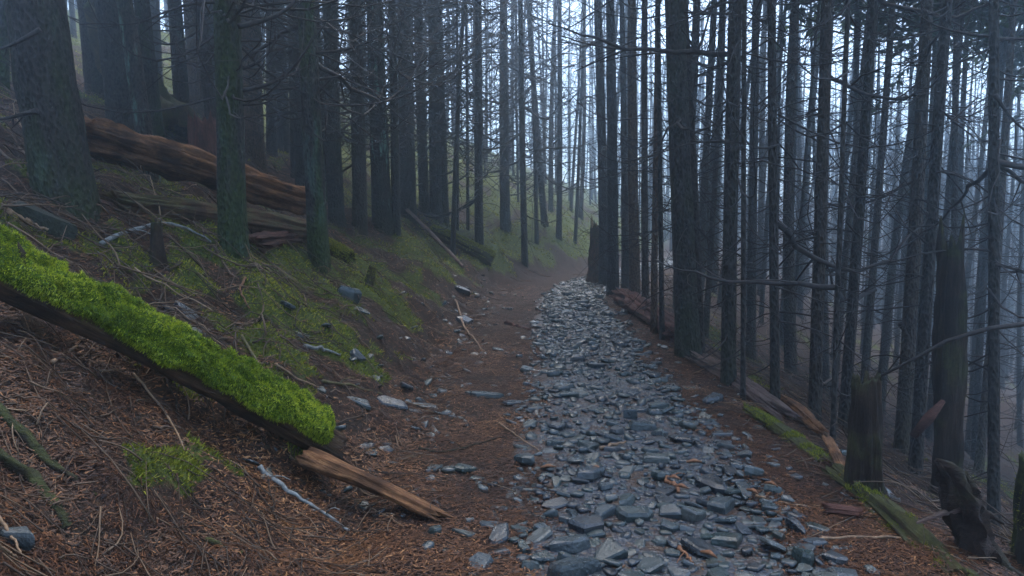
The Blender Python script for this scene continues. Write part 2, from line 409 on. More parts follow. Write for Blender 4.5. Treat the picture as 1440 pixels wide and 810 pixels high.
# ------------------------------------------------------------------ tree kit
def trunk_mesh(h, r, seed, sides=18, rings=46, flare=.55, fl_len=.28, roots=4, bend=.04):
    g = np.random.default_rng(seed)
    z = np.concatenate([[-.7, -.35], np.linspace(0, .9, 10), np.linspace(1.0, h, rings)])
    a = np.arange(sides) * 2 * math.pi / sides
    ZZ, AA = np.meshgrid(z, a, indexing='ij')
    rr = r * (1.06 - .72 * np.clip(ZZ, 0, None) / h)
    ph = g.uniform(0, 6.28)
    lobe = .62 + .5 * np.cos(AA * roots + ph) * .6 + .35 * np.cos(AA * (roots - 1) + ph * 2)
    rr = rr * (1 + flare * np.exp(-np.clip(ZZ + .12, 0, None) / fl_len) * lobe)
    n = vn2(np.cos(AA) * 2.6 + seed, ZZ * 2.3 + np.sin(AA) * 2.6, seed) + .6 * vn2(np.cos(AA) * 5 + 3 * np.sin(AA), ZZ * 6, seed + 5)
    rr = rr * (1 + .10 * n)
    bx = bend * np.sin(ZZ * g.uniform(.25, .5) + g.uniform(0, 6)) ; by = bend * np.sin(ZZ * g.uniform(.25, .5) + g.uniform(0, 6))
    bx = bx - bx[2]; by = by - by[2]
    V = np.stack([rr * np.cos(AA) + bx, rr * np.sin(AA) + by, ZZ], -1).reshape(-1, 3)
    i = np.arange(len(z) - 1)[:, None] * sides; j = np.arange(sides)[None]; j2 = (j + 1) % sides
    Fq = np.stack([i + j, i + j2, i + sides + j2, i + sides + j], -1).reshape(-1, 4)
    me = mk('trunk', V, Fq, True); me.materials.append(BARK); return me
def branch_poly(g, z, az, L, n=8, rise=None):
    rise = g.uniform(-.1, .6) if rise is None else rise
    droop = g.uniform(.35, 1.1); up = g.uniform(.1, .85); t = np.linspace(0, 1, n)
    out = L * t * (1 - .12 * t)
    if g.random() < .68: zz = z + L * (-g.uniform(.25, .85) * t + g.uniform(.45, 1.25) * t ** 2.2)      # sags, then sweeps up
    else: zz = z + L * (rise * t - droop * t ** 2 * 1.3 + up * t ** 3.2)
    sw = g.normal(0, .26) * L * t ** 2
    wob = np.cumsum(g.normal(0, .018, n)) * L
    c, s = math.cos(az), math.sin(az)
    return np.stack([out * c - (sw + wob) * s, out * s + (sw + wob) * c, zz + np.cumsum(g.normal(0, .012, n)) * L], -1)
def sub_twigs(g, P, k, L):
    res = []
    for _ in range(k):
        i = int(g.integers(2, len(P) - 1)); d = P[i + 1 if i + 1 < len(P) else i] - P[i - 1]; d /= np.linalg.norm(d) + 1e-9
        sd_ = np.cross(d, [0, 0, 1]); sd_ /= np.linalg.norm(sd_) + 1e-9
        dr = d * g.uniform(.3, .9) + sd_ * g.choice([-1, 1]) * g.uniform(.5, 1) + np.array([0, 0, g.uniform(-.4, .25)])
        l = L * g.uniform(.12, .38); t = np.linspace(0, 1, 4)[:, None]
        res.append(P[i] + dr * l * t + np.array([0, 0, 1]) * (l * .25 * t ** 2) * g.uniform(-1, 1))
    return res
def tangle_mesh(seed, n, z0, z1, l0, l1, sub=4, rad=.011):
    g = np.random.default_rng(seed); polys, radii = [], []
    z = z0
    for k in range(n):
        z = z0 + (z1 - z0) * (k + g.uniform(-.5, .5)) / n
        L = g.uniform(l0, l1) * (.55 if g.random() < .35 else 1) * (.7 + .5 * min(1, max(0, z) / 4))
        P = branch_poly(g, max(z, .3), g.uniform(0, 6.283), L)
        r = rad * g.uniform(.6, 1.25) * (.6 + .3 * L)
        polys.append(P); radii.append(np.linspace(r, r * .25, len(P)))
        for q in sub_twigs(g, P, int(g.integers(1, sub + 1)), L):
            polys.append(q); radii.append(np.linspace(r * .42, r * .18, 4))
    V, Fq, _ = tubes(polys, radii, 3)
    me = mk('dead_twig_tangle', V, Fq, False); me.materials.append(BRANCH); return me
def single_branch(seed, L, rad, rise=None):
    g = np.random.default_rng(seed); P = branch_poly(g, 0, 0, L, 12, rise); polys = [P]; radii = [np.linspace(rad, rad * .22, len(P))]
    for q in sub_twigs(g, P, 5, L): polys.append(q); radii.append(np.linspace(rad * .4, rad * .15, 4))
    V, Fq, _ = tubes(polys, radii, 5); me = mk('dead_branch', V, Fq, True); me.materials.append(BRANCH); return me
def crown_mesh(seed, h0, h1, n=52, rmax=2.0):
    g = np.random.default_rng(seed); V = []; T = []
    for k in range(n):
        f = (k + g.random()) / n; z = h0 + (h1 - h0) * f; L = rmax * (1 - f) ** .8 * g.uniform(.55, 1.1) + .15
        if f < .2: L *= .7
        P = branch_poly(g, z, g.uniform(0, 6.283), L, 6, g.uniform(-.1, .3)); d = P[-1] - P[0]; d /= np.linalg.norm(d) + 1e-9
        s_ = np.cross(d, [0, 0, 1]); s_ /= np.linalg.norm(s_)
        m = int(8 + 22 * L / rmax)
        for _ in range(m):
            t = g.uniform(.15, 1); p = P[0] + (P[-1] - P[0]) * t + g.normal(0, .05, 3)
            sg = g.choice([-1, 1]); l = g.uniform(.25, .5) * (1.15 - .5 * t)
            tip = p + (s_ * sg * g.uniform(.4, 1) + d * .6 + np.array([0, 0, g.uniform(-.6, .1)])) * l
            wv = d * g.uniform(.05, .10) + np.array([0, 0, g.uniform(-.05, .05)])
            V += [p - wv, p + wv, tip + wv * .3]; T += [g.random()] * 3
    V = np.array(V); me = mk('crown', V, np.arange(len(V)).reshape(-1, 3), False, T); me.materials.append(LEAF); return me
TANGLE_HI = [tangle_mesh(100 + k, 105, .4, 11, .5, 1.9, 4, .0095) for k in range(5)]      # twigs from low down
TANGLE_LO = [tangle_mesh(120 + k, 185, 1.6, 11, .9, 3.1, 3, .0138) for k in range(5)]      # clean butt, twigs above
TANGLE_FAR = [tangle_mesh(140 + k, 70, .8, 14, .8, 2.3, 3, .011) for k in range(5)]
CROWNS = [crown_mesh(160 + k, 10.4, 16.8, 130, 2.6) for k in range(5)]
LIMBS = [single_branch(180 + k, 1.0, .0145) for k in range(10)]
def tree(name, base, d, h, r, label, group, mats=(0, 0, 0), seed=0, tang=None, limbs=0, flare=.55, fl_len=.28, bend=.035, fill=False, crown=True, cat='tree'):
    root = empty(name, base, qz(d)); props(root, label, cat, group)
    if fill: tm = FILL_TRUNKS[seed % len(FILL_TRUNKS)]
    else: tm = trunk_mesh(h, r, seed, 24 if r > .12 else 16, 60, flare, fl_len, bend=bend)
    tr = link('trunk', tm, None, root); tr.color = (*mats, 1)
    if fill: tr.scale = (r / .1, r / .1, h / 16)
    g = random.Random(seed)
    if tang:
        b = props(link('dead_twig_tangle', tang[seed % len(tang)], None, root), kind='stuff'); b.rotation_euler.z = g.uniform(0, 6.28)
        b.scale = (g.uniform(.8, 1.1),) * 2 + (g.uniform(.9, 1.1),)
    for k in range(limbs):
        z = g.uniform(1.3, 7); o = link('dead_branch', LIMBS[g.randrange(10)], None, root)
        o.location = (0, 0, z); L = g.uniform(.9, 2.6); o.rotation_euler.z = g.uniform(0, 6.28); o.scale = (L, L, L)
    if crown:
        c = link('crown', CROWNS[seed % 5], None, root); c.rotation_euler.z = g.uniform(0, 6.28); k = h / 16.5
        c.scale = (g.uniform(.85, 1.15),) * 2 + (k,)
    return root
FILL_TRUNKS = [trunk_mesh(16, .1, 300 + k, 10, 24, .5, .28, bend=.06) for k in range(6)]
def lean_dir(base, px_top):          # direction whose trunk line crosses the photo's top edge at px_top
    return (at(px_top, 0, base.y) - base).normalized()

# rows: px, py of the base (py None: distance given), px at the top edge, width px, distance, (moss, red, lichen), twigs, limbs, label
LO, HI = TANGLE_LO, TANGLE_HI
BANK, SLOPE = 'conifers standing on the mossy left bank', 'conifers lining the drop right of the path'
rows = [
 (92, 284, 46, 76, None, (.50, .0, .10), None, 2, BANK, 'massive dark conifer with flared mossy root at the far left edge'),
 (4, None, 2, 15, 9.5, (1, 0, 0), None, 1, BANK, 'thin yellow-green mossy trunk cut by the left picture edge'),
 (136, None, 122, 26, 13.5, (.25, .1, 0), None, 0, BANK, 'grey-brown trunk just right of the massive flared conifer'),
 (172, None, 152, 33, 11.5, (.1, .0, 0), None, 0, BANK, 'thick black trunk rising behind the brown rotten log, left of a lichened pair'),
 (212, None, 178, 22, 9.7, (.35, 0, .55), None, 0, BANK, 'trunk with a pale lichen blotch rising behind the rotten log'),
 (221, None, 200, 21, 12.0, (.7, 0, 0), LO, 0, BANK, 'green-based dark trunk right of the lichen-blotched trunk'),
 (259, None, 243, 20, 14.0, (.2, .1, .1), None, 0, BANK, 'slim dark trunk in front of a broad brown trunk above the rotten log'),
 (284, None, 270, 30, 17.0, (.1, .55, 0), None, 0, BANK, 'broad brown trunk half hidden in the dim stand upper left'),
 (306, None, 280, 17, 12.6, (.0, .1, 0), LO, 0, BANK, 'slanting purplish-black trunk just left of the near green-flecked conifer'),
 (328, 352, 316, 37, None, (.85, 0, .15), LO, 6, BANK, 'near conifer with green-flecked bark standing in front of the rotten logs'),
 (358, None, 350, 27, 15.5, (.2, .9, 0), None, 1, BANK, 'reddish-brown barked trunk behind the near green-flecked conifer'),
 (382, None, 377, 14, 17.5, (.1, .2, 0), LO, 0, BANK, 'grey trunk right of the reddish-brown one in the left stand'),
 (399, None, 392, 17, 19.0, (.1, .1, 0), LO, 0, BANK, 'dim trunk with a flared foot left of the wiry dark stem'),
 (413, None, 405, 8, 16.0, (.0, .0, 0), None, 0, BANK, 'wiry dark stem between the dim flared trunk and the mossy conifer'),
 (424, None, 419, 16, 14.5, (.1, 0, 0), LO, 1, BANK, 'black trunk hugging the left side of the mossy near conifer'),
 (449, 368, 426, 27, None, (1, 0, .22), LO, 5, BANK, 'near conifer with mossy green bark at the rotten logs right end'),
 (458, None, 446, 10, 15.5, (.9, 0, 0), None, 0, BANK, 'thin green stem tight behind the mossy near conifer'),
 (473, 311, 461, 21, None, (.2, 0, 0), LO, 2, BANK, 'dark trunk first to the right of the mossy near conifer'),
 (506, 325, 502, 20, None, (.15, .1, 0), LO, 3, BANK, 'dark trunk second to the right of the mossy near conifer'),
 (538, 322, 530, 26, None, (.25, 0, 1), LO, 3, BANK, 'stout dark conifer with turquoise lichen low on its bark'),
 (557, 325, 548, 12, None, (.3, 0, .1), LO, 0, BANK, 'slim trunk just right of the turquoise-lichened conifer'),
 (574, 306, 570, 22, None, (.1, 0, .1), LO, 2, BANK, 'dark trunk at the upper end of the leaning pale pole'),
 (597, 296, 590, 14, None, (.2, 0, 0), LO, 1, BANK, 'curved-footed trunk behind the leaning pale pole'),
 (613, 304, 606, 17, None, (.1, 0, 0), LO, 1, BANK, 'left of two close trunks above the small mossy log'),
 (624, 312, 618, 14, None, (.2, 0, 0), LO, 0, BANK, 'right of two close trunks above the small mossy log'),
 (643, 322, 642, 4.5, None, (.1, 0, 0), LO, 0, BANK, 'left of two pencil-thin saplings behind the small mossy log'),
 (658, 322, 655, 4.5, None, (.1, 0, 0), LO, 0, BANK, 'right of two pencil-thin saplings behind the small mossy log'),
 (674, 352, 669, 12, None, (.0, .0, 0), HI, 3, BANK, 'straight black conifer at the lower end of the small mossy log'),
 (711, 334, 707, 14, 23.0, (.3, 0, 0), LO, 2, BANK, 'fog-softened grey trunk left of the slim path-side conifer'),
 (738, 373, 731, 9, None, (.15, 0, 0), HI, 3, BANK, 'slim dark conifer standing nearest the left side of the far path'),
 (755, 330, 744, 6, 24.0, (.2, 0, 0), LO, 0, BANK, 'thin leaning trunk just right of the slim path-side conifer'),
 (766, 322, 742, 9, 26.0, (.2, 0, 0), LO, 0, BANK, 'leaning trunk with a swept mossy foot on the far bank'),
 (786, 330, 788, 8, 25.5, (.2, 0, 0), HI, 2, BANK, 'misty straight trunk on the far mossy bank'),
 (809, 338, 826, 5, 26.0, (.3, 0, 0), HI, 0, BANK, 'thin misty trunk leaning right at the far bend'),
 (850, 402, 842, 14, None, (.0, .1, 0), HI, 2, SLOPE, 'dark trunk rising directly behind the jagged pathside stump'),
 (862, 416, 860, 16, None, (.0, 0, 0), HI, 2, SLOPE, 'black trunk right of the jagged pathside stump'),
 (879, 405, 876, 10, None, (.0, .1, 0), HI, 0, SLOPE, 'narrow trunk between the black one and the brown barked pair'),
 (893, 428, 892, 15, None, (.0, .8, 0), HI, 1, SLOPE, 'reddish-brown trunk in the tight row at the path edge'),
 (908, 438, 904, 10, None, (.0, .2, 0), HI, 1, SLOPE, 'dark slim trunk right of the reddish-brown one in the tight row'),
 (919, 468, 920, 9, None, (.0, .6, 0), HI, 1, SLOPE, 'slim brown trunk standing on the red split log'),
 (931, 477, 928, 7, None, (.0, .0, 0), HI, 0, SLOPE, 'thin black stem beside the slim brown trunk on the red split log'),
 (968, 500, 950, 31, None, (.35, 0, 0), HI, 5, SLOPE, 'stout near conifer with wide foot on the right edge of the path'),
 (986, 498, 962, 11, None, (.0, .1, 0), HI, 1, SLOPE, 'trunk half hidden behind the stout wide-footed conifer'),
 (1024, 540, 1032, 20, None, (.2, 0, 0), HI, 4, SLOPE, 'tall black conifer first right of the stout wide-footed one'),
 (1045, 562, 1045, 7, None, (.0, 0, 0), HI, 0, SLOPE, 'thin black stem right of the tall black conifer'),
 (1056, None, 1061, 13, 14.5, (.1, .1, 0), HI, 1, SLOPE, 'greyish trunk behind the thin black stem'),
 (1090, 570, 1093, 13, None, (.1, 0, 0), HI, 3, SLOPE, 'straight dark conifer standing behind the split planks'),
 (1145, 592, 1169, 17, None, (.1, .15, 0), HI, 3, SLOPE, 'brown-black conifer leaning right above the split planks'),
 (1171, 618, 1197, 7, None, (.0, 0, 0), HI, 1, SLOPE, 'thin black stem left of the leaning conifer near the rotten stump'),
 (1186, 606, 1224, 15, None, (.1, 0, 0), HI, 3, SLOPE, 'leaning dark conifer just left of the rotten stump'),
 (1212, None, 1250, 11, 12.5, (.1, .1, 0), HI, 1, SLOPE, 'slim leaning trunk behind the rotten stump'),
 (1268, 636, 1298, 19, None, (.15, .2, 0), HI, 2, SLOPE, 'fog-grey trunk between the rotten stump and the tall snag'),
 (1287, 664, 1332, 17, None, (.0, 0, 0), HI, 4, SLOPE, 'black leaning conifer touching the left side of the tall snag'),
 (1346, None, 1347, 11, 13.0, (.0, .1, 0), HI, 1, SLOPE, 'trunk rising directly behind the tall broken snag'),
 (1397, 738, 1403, 15, None, (.05, 0, 0), HI, 4, SLOPE, 'straight black conifer right of the tall snag'),
 (1375, None, 1432, 12, 11.5, (.3, .3, 0), HI, 1, SLOPE, 'slanted olive-brown trunk right of the tall snag'),
]
trees_xy = []
for i, (px, py, pt, wd, dd, mats, tang, limbs, grp, label) in enumerate(rows):
    b = hit(px, py) if dd is None else col_at(px, dd)
    r = wd / 2 / F * b.y
    h = random.uniform(14, 16.5) if b.z < 3 else 13
    big = wd > 80
    t = tree('conifer_tree', b, lean_dir(b, pt), h, r, label, grp, mats, 400 + i, tang, limbs + (0 if tang is None else 9 if 600 < px < 830 else 5 if tang is LO and 9 < b.y < 30 else 0), .95 if big else .32, .30 if big else .25, .03, crown=b.y < 17)
    trees_xy.append((b.x, b.y, r))
    if big: BIG = t
# prominent limbs of the near conifer, reaching right
FILLX = [('dim slender conifer among many in the dark stand high on the left bank', 'background conifers of the left stand', (60, 640), (18, 50), 52),
         ('pale ghostly conifer in the bright fog beyond the path bend', 'foggy conifers beyond the path bend', (560, 900), (26, 90), 85),
         ('slender bare conifer among many fading into fog down the right slope', 'background conifers of the right slope', (880, 1475), (12.5, 70), 175)]
FILLX.append(('dark thin conifer in the far tangle behind the tight row of trunks', 'far conifers behind the tight row', (845, 1030), (25, 80), 30))
fs = 0; far = []; filled = []; froots = []
for label, grp, (p0, p1), (d0, d1), n in FILLX:
    got = 0
    for _ in range(n * 30):
        if got >= n: break
        d = d0 + (d1 - d0) * random.random() ** 1.6; px = random.uniform(p0, p1)
        b = col_at(px, d); s = float(side(b.x, b.y))
        if -1.7 < s < 2.2: continue
        if any((b.x - x) ** 2 + (b.y - y) ** 2 < (1.05 if d < 25 else 1.5) ** 2 for x, y, _ in trees_xy): continue
        r = random.uniform(.05, .13) * (1.15 if 'left' in grp else .78); trees_xy.append((b.x, b.y, r)); got += 1; fs += 1
        if d > 40:
            far.append((b, r, random.uniform(12, 16), fs)); continue
        lean = Vector((random.gauss(.02 if s < 0 else 0, .035), random.gauss(0, .03), 1))
        filled.append((grp, px, d, label)); tr_ = tree('conifer_tree', b, lean, random.uniform(12, 16), r, label, grp, (random.uniform(0, .25), random.uniform(0, .3), 0), 1000 + fs, TANGLE_FAR, 0, fill=True, crown=('right' in grp and d < 20)); froots.append(tr_)

for _ in range(520):                 # the far trunks that only thicken the mist
    rt = random.random() < .74; d = random.uniform(40, 82); px = random.uniform(900, 1500) if rt else random.uniform(40, 600); b = col_at(px, d)
    if any((b.x - q[0].x) ** 2 + (b.y - q[0].y) ** 2 < 1.6 for q in far): continue
    far.append((b, random.uniform(.07, .16), random.uniform(12, 16), len(far)))
GAPS = {'background conifers of the right slope': [(880, 'tight trunk row'), (968, 'stout wide-footed conifer'), (1024, 'tall black conifer'), (1090, 'straight dark conifer'), (1145, 'brown-black leaning conifer'), (1214, 'rotten stump'), (1331, 'tall snag'), (1397, 'rightmost black conifer'), (1500, 'right picture edge')],
        'background conifers of the left stand': [(0, 'left picture edge'), (96, 'massive conifer'), (212, 'lichen-blotched trunk'), (328, 'green-flecked conifer'), (449, 'mossy near conifer'), (538, 'turquoise-lichened conifer'), (613, 'close trunk pair'), (700, 'slim path-side conifer')]}
for grp, marks in GAPS.items():
    for (p0, n0), (p1, n1) in zip(marks, marks[1:]):
        inn = sorted((f[2], k) for k, f in enumerate(filled) if f[0] == grp and p0 <= f[1] < p1)
        for q, (_, k) in enumerate(inn):
            froots[k]['label'] = f"slender conifer, {['nearest', 'second nearest', 'third nearest', 'fourth nearest', 'fifth nearest'][q]} in the gap between {n0} and {n1}" if q < 5 else f"faint conifer far back in the gap between {n0} and {n1}"
FT = tangle_mesh(199, 28, 1.5, 13, .8, 2.2, 1, .016); fv = np.empty(len(FT.vertices) * 3, np.float32); FT.vertices.foreach_get('co', fv); fv = fv.reshape(-1, 3)
ff = np.empty(len(FT.polygons) * 4, np.int32); FT.loops.foreach_get('vertex_index', ff); ff = ff.reshape(-1, 4); bpy.data.meshes.remove(FT)
Vf, Ff, off = [], [], 0
for b, r, h, q in far:
    g = random.Random(q); lx, ly = g.gauss(0, .03), g.gauss(0, .03); zt = np.linspace(-.5, h, 12); V, Fq, _ = tubes([np.stack([b.x + lx * zt, b.y + ly * zt, b.z + zt], -1)], [r * (1.1 - .75 * np.clip(zt, 0, None) / h)], 8)
    Vf.append(V); Ff.append(Fq + off); off += len(V); a = g.uniform(0, 6.28); c_, s_ = math.cos(a), math.sin(a)
    W = np.stack([fv[:, 0] * c_ - fv[:, 1] * s_ + lx * fv[:, 2] + b.x, fv[:, 0] * s_ + fv[:, 1] * c_ + ly * fv[:, 2] + b.y, fv[:, 2] * h / 15 + b.z], -1); Vf.append(W); Ff.append(ff + off); off += len(W)
props(link('distant_wood', mk('distant_wood', np.concatenate(Vf), np.concatenate(Ff), True), BRANCH), 'distant conifers dissolving into the fog behind the nearer trunks', 'trees', kind='stuff')

# ------------------------------------------------------------------ logs, stumps and snags
def log_mesh(name, L, r0, r1, seed, mat, ridge=.22, ragged=(.25, .25), sides=36, rings=70, bend=.03, squash=1.0, lo=0.0, hi=2 * math.pi, rfun=None):
    """a log lying along +X from 0 to L, deeply grooved along the grain, with splintered ends"""
    g = np.random.default_rng(seed); t = np.linspace(0, 1, rings); closed = hi - lo > 6.2
    a = lo + (hi - lo) * (np.arange(sides) / sides if closed else np.linspace(0, 1, sides))
    T, A = np.meshgrid(t, a, indexing='ij'); ca, sa = np.cos(A), np.sin(A)
    R = r0 + (r1 - r0) * T
    X_ = T * L
    gr = vn2(ca * 3.2 + sa * 4.1 + seed, X_ * .9 / max(r0, .1) * .25, seed) + .7 * vn2(ca * 7.5 - sa * 6.3, X_ * 1.6, seed + 3) + .35 * vn2(ca * 15 + sa * 17, X_ * 3, seed + 7) + .30 * vn2(ca * 31 + sa * 27, X_ * 5, seed + 8) + .5 * vn2(ca * 2 + seed, X_ * 5 + sa * 2, seed + 10) * (ridge > .5)
    R = R * (1 + ridge * gr)
    if rfun is not None: R = rfun(R, T, A)
    rag = vn2(ca * 5 + sa * 6 + 40, sa * 5, seed + 9) + .8 * vn2(ca * 14 + 60, sa * 13, seed + 11)
    X_ = X_ + np.clip((T - .8) / .2, 0, 1) * rag * ragged[1] + np.clip((.2 - T) / .2, 0, 1) * rag * ragged[0]
    by = bend * L * .5 * np.sin(T * 3.14 * g.uniform(.7, 1.4)); bz = bend * L * .4 * np.sin(T * 3.14 + g.uniform(0, 1))
    V = np.stack([X_, R * ca + by, R * sa * squash + bz], -1).reshape(-1, 3)
    i = np.arange(rings - 1)[:, None] * sides; j = np.arange(sides if closed else sides - 1)[None]; j2 = (j + 1) % sides
    Fq = np.stack([i + j, i + j2, i + sides + j2, i + sides + j], -1).reshape(-1, 4)
    if closed:                       # recessed ends
        n0 = len(V); e0 = V[:sides].mean(0) + np.array([.08 * (1 if r0 > .05 else .2), 0, 0]); e1 = V[-sides:].mean(0) - np.array([.10 * (1 if r1 > .05 else .2), 0, 0])
        V = np.concatenate([V, [e0, e1]]); k = np.arange(sides); k2 = (k + 1) % sides
        c0 = np.stack([np.full(sides, n0), k2, k, k], -1); e = (rings - 1) * sides
        me = bpy.data.meshes.new(name)
        me.from_pydata(V.tolist(), [], Fq.tolist() + [(n0, int(p), int(q)) for p, q in zip(k2, k)] + [(n0 + 1, int(e + p), int(e + q)) for p, q in zip(k, k2)])
        me.update()
        me.polygons.foreach_set('use_smooth', np.ones(len(me.polygons), bool))
    else: me = mk(name, V, Fq, True)
    me.materials.append(mat); return me
def xquat(A, B):                     # frame with X along A->B and Z up
    d = (B - A).normalized(); y = Vector((0, 0, 1)).cross(d).normalized(); z = d.cross(y)
    return Matrix((d, y, z)).transposed().to_quaternion()
def blades(P, N, n, g, l0, l1, wid, droop=.0, up=.3, jit=.5):
    """moss leaves as slim triangles; P points and N normals are the samples"""
    k = g.integers(0, len(P), n); p = P[k] + g.normal(0, .006, (n, 3)); nn = N[k] + g.normal(0, jit, (n, 3)); nn[:, 2] += up
    nn[:, 2] -= droop * (1 - np.clip(N[k][:, 2], -1, 1)); nn /= np.linalg.norm(nn, axis=1)[:, None] + 1e-9
    l = g.uniform(l0, l1, n)[:, None]; s_ = np.cross(nn, g.normal(0, 1, (n, 3))); s_ /= np.linalg.norm(s_, axis=1)[:, None] + 1e-9
    w_ = wid * g.uniform(.6, 1.3, n)[:, None]
    V = np.stack([p - s_ * w_ - nn * .006, p + s_ * w_ - nn * .006, p + nn * l], 1).reshape(-1, 3)
    tn = np.repeat(np.clip(g.normal(.55, .22, n), 0, 1), 3); tn[2::3] = np.clip(tn[2::3] + .2, 0, 1)
    return V, np.arange(3 * n).reshape(-1, 3), tn

# the big moss-covered log of the foreground
A = at(-70, 352, 3.75); B = at(452, 618, 4.75)
LL = (B - A).length
root = props(empty('mossy_log', A, xquat(A, B)), 'thick log cloaked in bright green moss slanting down the left foreground', 'log')
link('wood', log_mesh('wood', LL + .14, .10, .085, 3, LOGWOOD, .34, (.05, .1), 44, 110, .012), None, root)
def mossr(R, T, A_):
    side_ = np.abs((A_ - math.pi / 2 + .12))       # 0 on top
    th = .022 + .045 * np.clip(1 - (side_ / 1.9) ** 2, 0, 1)
    th = th * (1 + 1.0 * vn2(T * 16, A_ * 2.2, 8) + .9 * vn2(T * 45, A_ * 6, 9)) * (1 + .3 * T)
    end = np.clip((1 - T) / .045, 0, 1) ** .5
    hem = np.clip((1.95 + .5 * vn2(T * 16, A_ * 0, 4) - side_) / .3, 0, 1)
    return (.094 + th * hem - .03 * (1 - hem)) * (.30 + .70 * end)
mm = log_mesh('moss', LL + .03, .125, .115, 3, MOSSBASE, 0, (0, 0), 60, 170, .012, 1, -.55, 3.55, mossr)
mo = props(link('moss', mm, None, root), 'bright green moss blanket'); del mo['label']
def surf(me, n, g):
    me.calc_loop_triangles(); nt = len(me.loop_triangles)
    v = np.empty(len(me.vertices) * 3, np.float32); me.vertices.foreach_get('co', v); v = v.reshape(-1, 3)
    t = np.empty(nt * 3, np.int32); me.loop_triangles.foreach_get('vertices', t); t = t.reshape(-1, 3)
    a, b, c = v[t[:, 0]], v[t[:, 1]], v[t[:, 2]]; nr = np.cross(b - a, c - a); ar = np.linalg.norm(nr, axis=1) + 1e-12; nr = nr / ar[:, None]
    k = g.choice(nt, n, p=ar / ar.sum()); u = g.random((n, 2)); fl = u.sum(1) > 1; u[fl] = 1 - u[fl]
    return a[k] + (b - a)[k] * u[:, :1] + (c - a)[k] * u[:, 1:], nr[k]
g9 = np.random.default_rng(9)
P_, N_ = surf(mm, 40000, g9)
ctr = np.stack([P_[:, 0], 0 * P_[:, 0], 0 * P_[:, 0]], -1); sg = np.sign(((P_ - ctr) * N_).sum(1)); N_ = N_ * sg[:, None]
V_, F_, T_ = blades(P_, N_, 120000, g9, .005, .016, .0026, .75, .15, .42)
pk = np.repeat(V_[::3], 3, 0); T_ = np.clip(T_ * .95 + .5 * fbm(pk[:, 0] * 6, (pk[:, 1] + pk[:, 2]) * 7, 19, 3), 0, 1)
props(link('moss_leaves', mk('moss_leaves', V_, F_, False, T_), MOSS, mo), kind='stuff')
# spike of a snapped side branch on the moss, and the split heartwood running on from the log's end
q = root.rotation_quaternion.inverted()
sp = q @ (at(30, 385, 3.85) - A)
V_, F_, _ = tubes([[sp + q @ Vector((0, 0, -.12)), sp, sp + q @ Vector((.01, 0, .10)), sp + q @ Vector((-.01, 0, .16))]], [[.035, .03, .018, .003]], 8)
link('branch_stub', mk('branch_stub', V_, F_, True), DARKWOOD, root)
C = hit(430, 668, .11); D = hit(616, 729, .02)
sw = link('split_heartwood', log_mesh('split_heartwood', (D - C).length, .080, .045, 14, ROTTEN, .55, (.1, .22), 34, 70, .02, .62), None, root)
sw.rotation_mode = 'QUATERNION'; sw.location = q @ (C - A); sw.rotation_quaternion = q @ xquat(C, D)

def simple_log(name, A, B, r0, r1, seed, mat, label, ridge=.3, ragged=(.3, .3), squash=1., cat='log', bend=.02, rings=70, part='wood', roll=0, group=None):
    r_ = props(empty(name, A, xquat(A, B)), label, cat, group)
    o = link(part, log_mesh(part, (B - A).length, r0, r1, seed, mat, ridge, ragged, 64, rings, bend, squash), None, r_); o.rotation_euler.x = roll
    return r_
def px_r(wd, d): return wd / 2 / F * d
simple_log('rotten_log', at(112, 192, 8.3), at(436, 284, 10.9), .19, .175, 21, ROTTEN, 'crumbling orange-brown rotten log, the upper of two on the left bank', .75, (.4, .15), .9)
for k_ in range(9):
    t_ = .06 + .09 * k_ + random.uniform(-.03, .03); c_ = at(112, 192, 8.3).lerp(at(436, 284, 10.9), t_) + Vector((random.uniform(-.05, .05), -.12, random.uniform(.02, .18))); d_ = (at(436, 284, 10.9) - at(112, 192, 8.3)).normalized()
    L_ = random.uniform(.35, .9); up_ = random.uniform(-.02, .10)
    V_, F_, _ = tubes([[c_, c_ + d_ * L_ * .5 + Vector((0, 0, up_ * .5)), c_ + d_ * L_ + Vector((0, 0, up_))]], [[.03, .028, .006]], 5); inv = Matrix.LocRotScale(at(112, 192, 8.3), xquat(at(112, 192, 8.3), at(436, 284, 10.9)), None).inverted()
    V_ = np.array([list(inv @ Vector(v)) for v in V_]); link('splinter', mk('splinter', V_, F_, False), ROTTEN, next(o for o in bpy.data.objects if o.get('label', '').startswith('crumbling orange-brown')))
lg = simple_log('rotten_log', at(160, 288, 7.0), at(438, 326, 10.35), .115, .16, 22, ROTTEN_MOSSY, 'greyer rotten log lying beneath the orange-brown one', .30, (.2, .2), 1)
simple_log('mossy_log_end', at(456, 344, 10.3), at(492, 362, 10.0), .10, .085, 23, MOSSWOOD, 'short green mossy log end right of the near mossy conifer', .25, (.1, .1))
# small mossy log above the path
A2, B2 = hit(606, 330, .10), hit(692, 374, .16)
simple_log('small_mossy_log', A2, B2, .14, .19, 24, MOSSWOOD, 'small mossy log lying down the bank beside the straight black conifer', .22, (.1, .06))
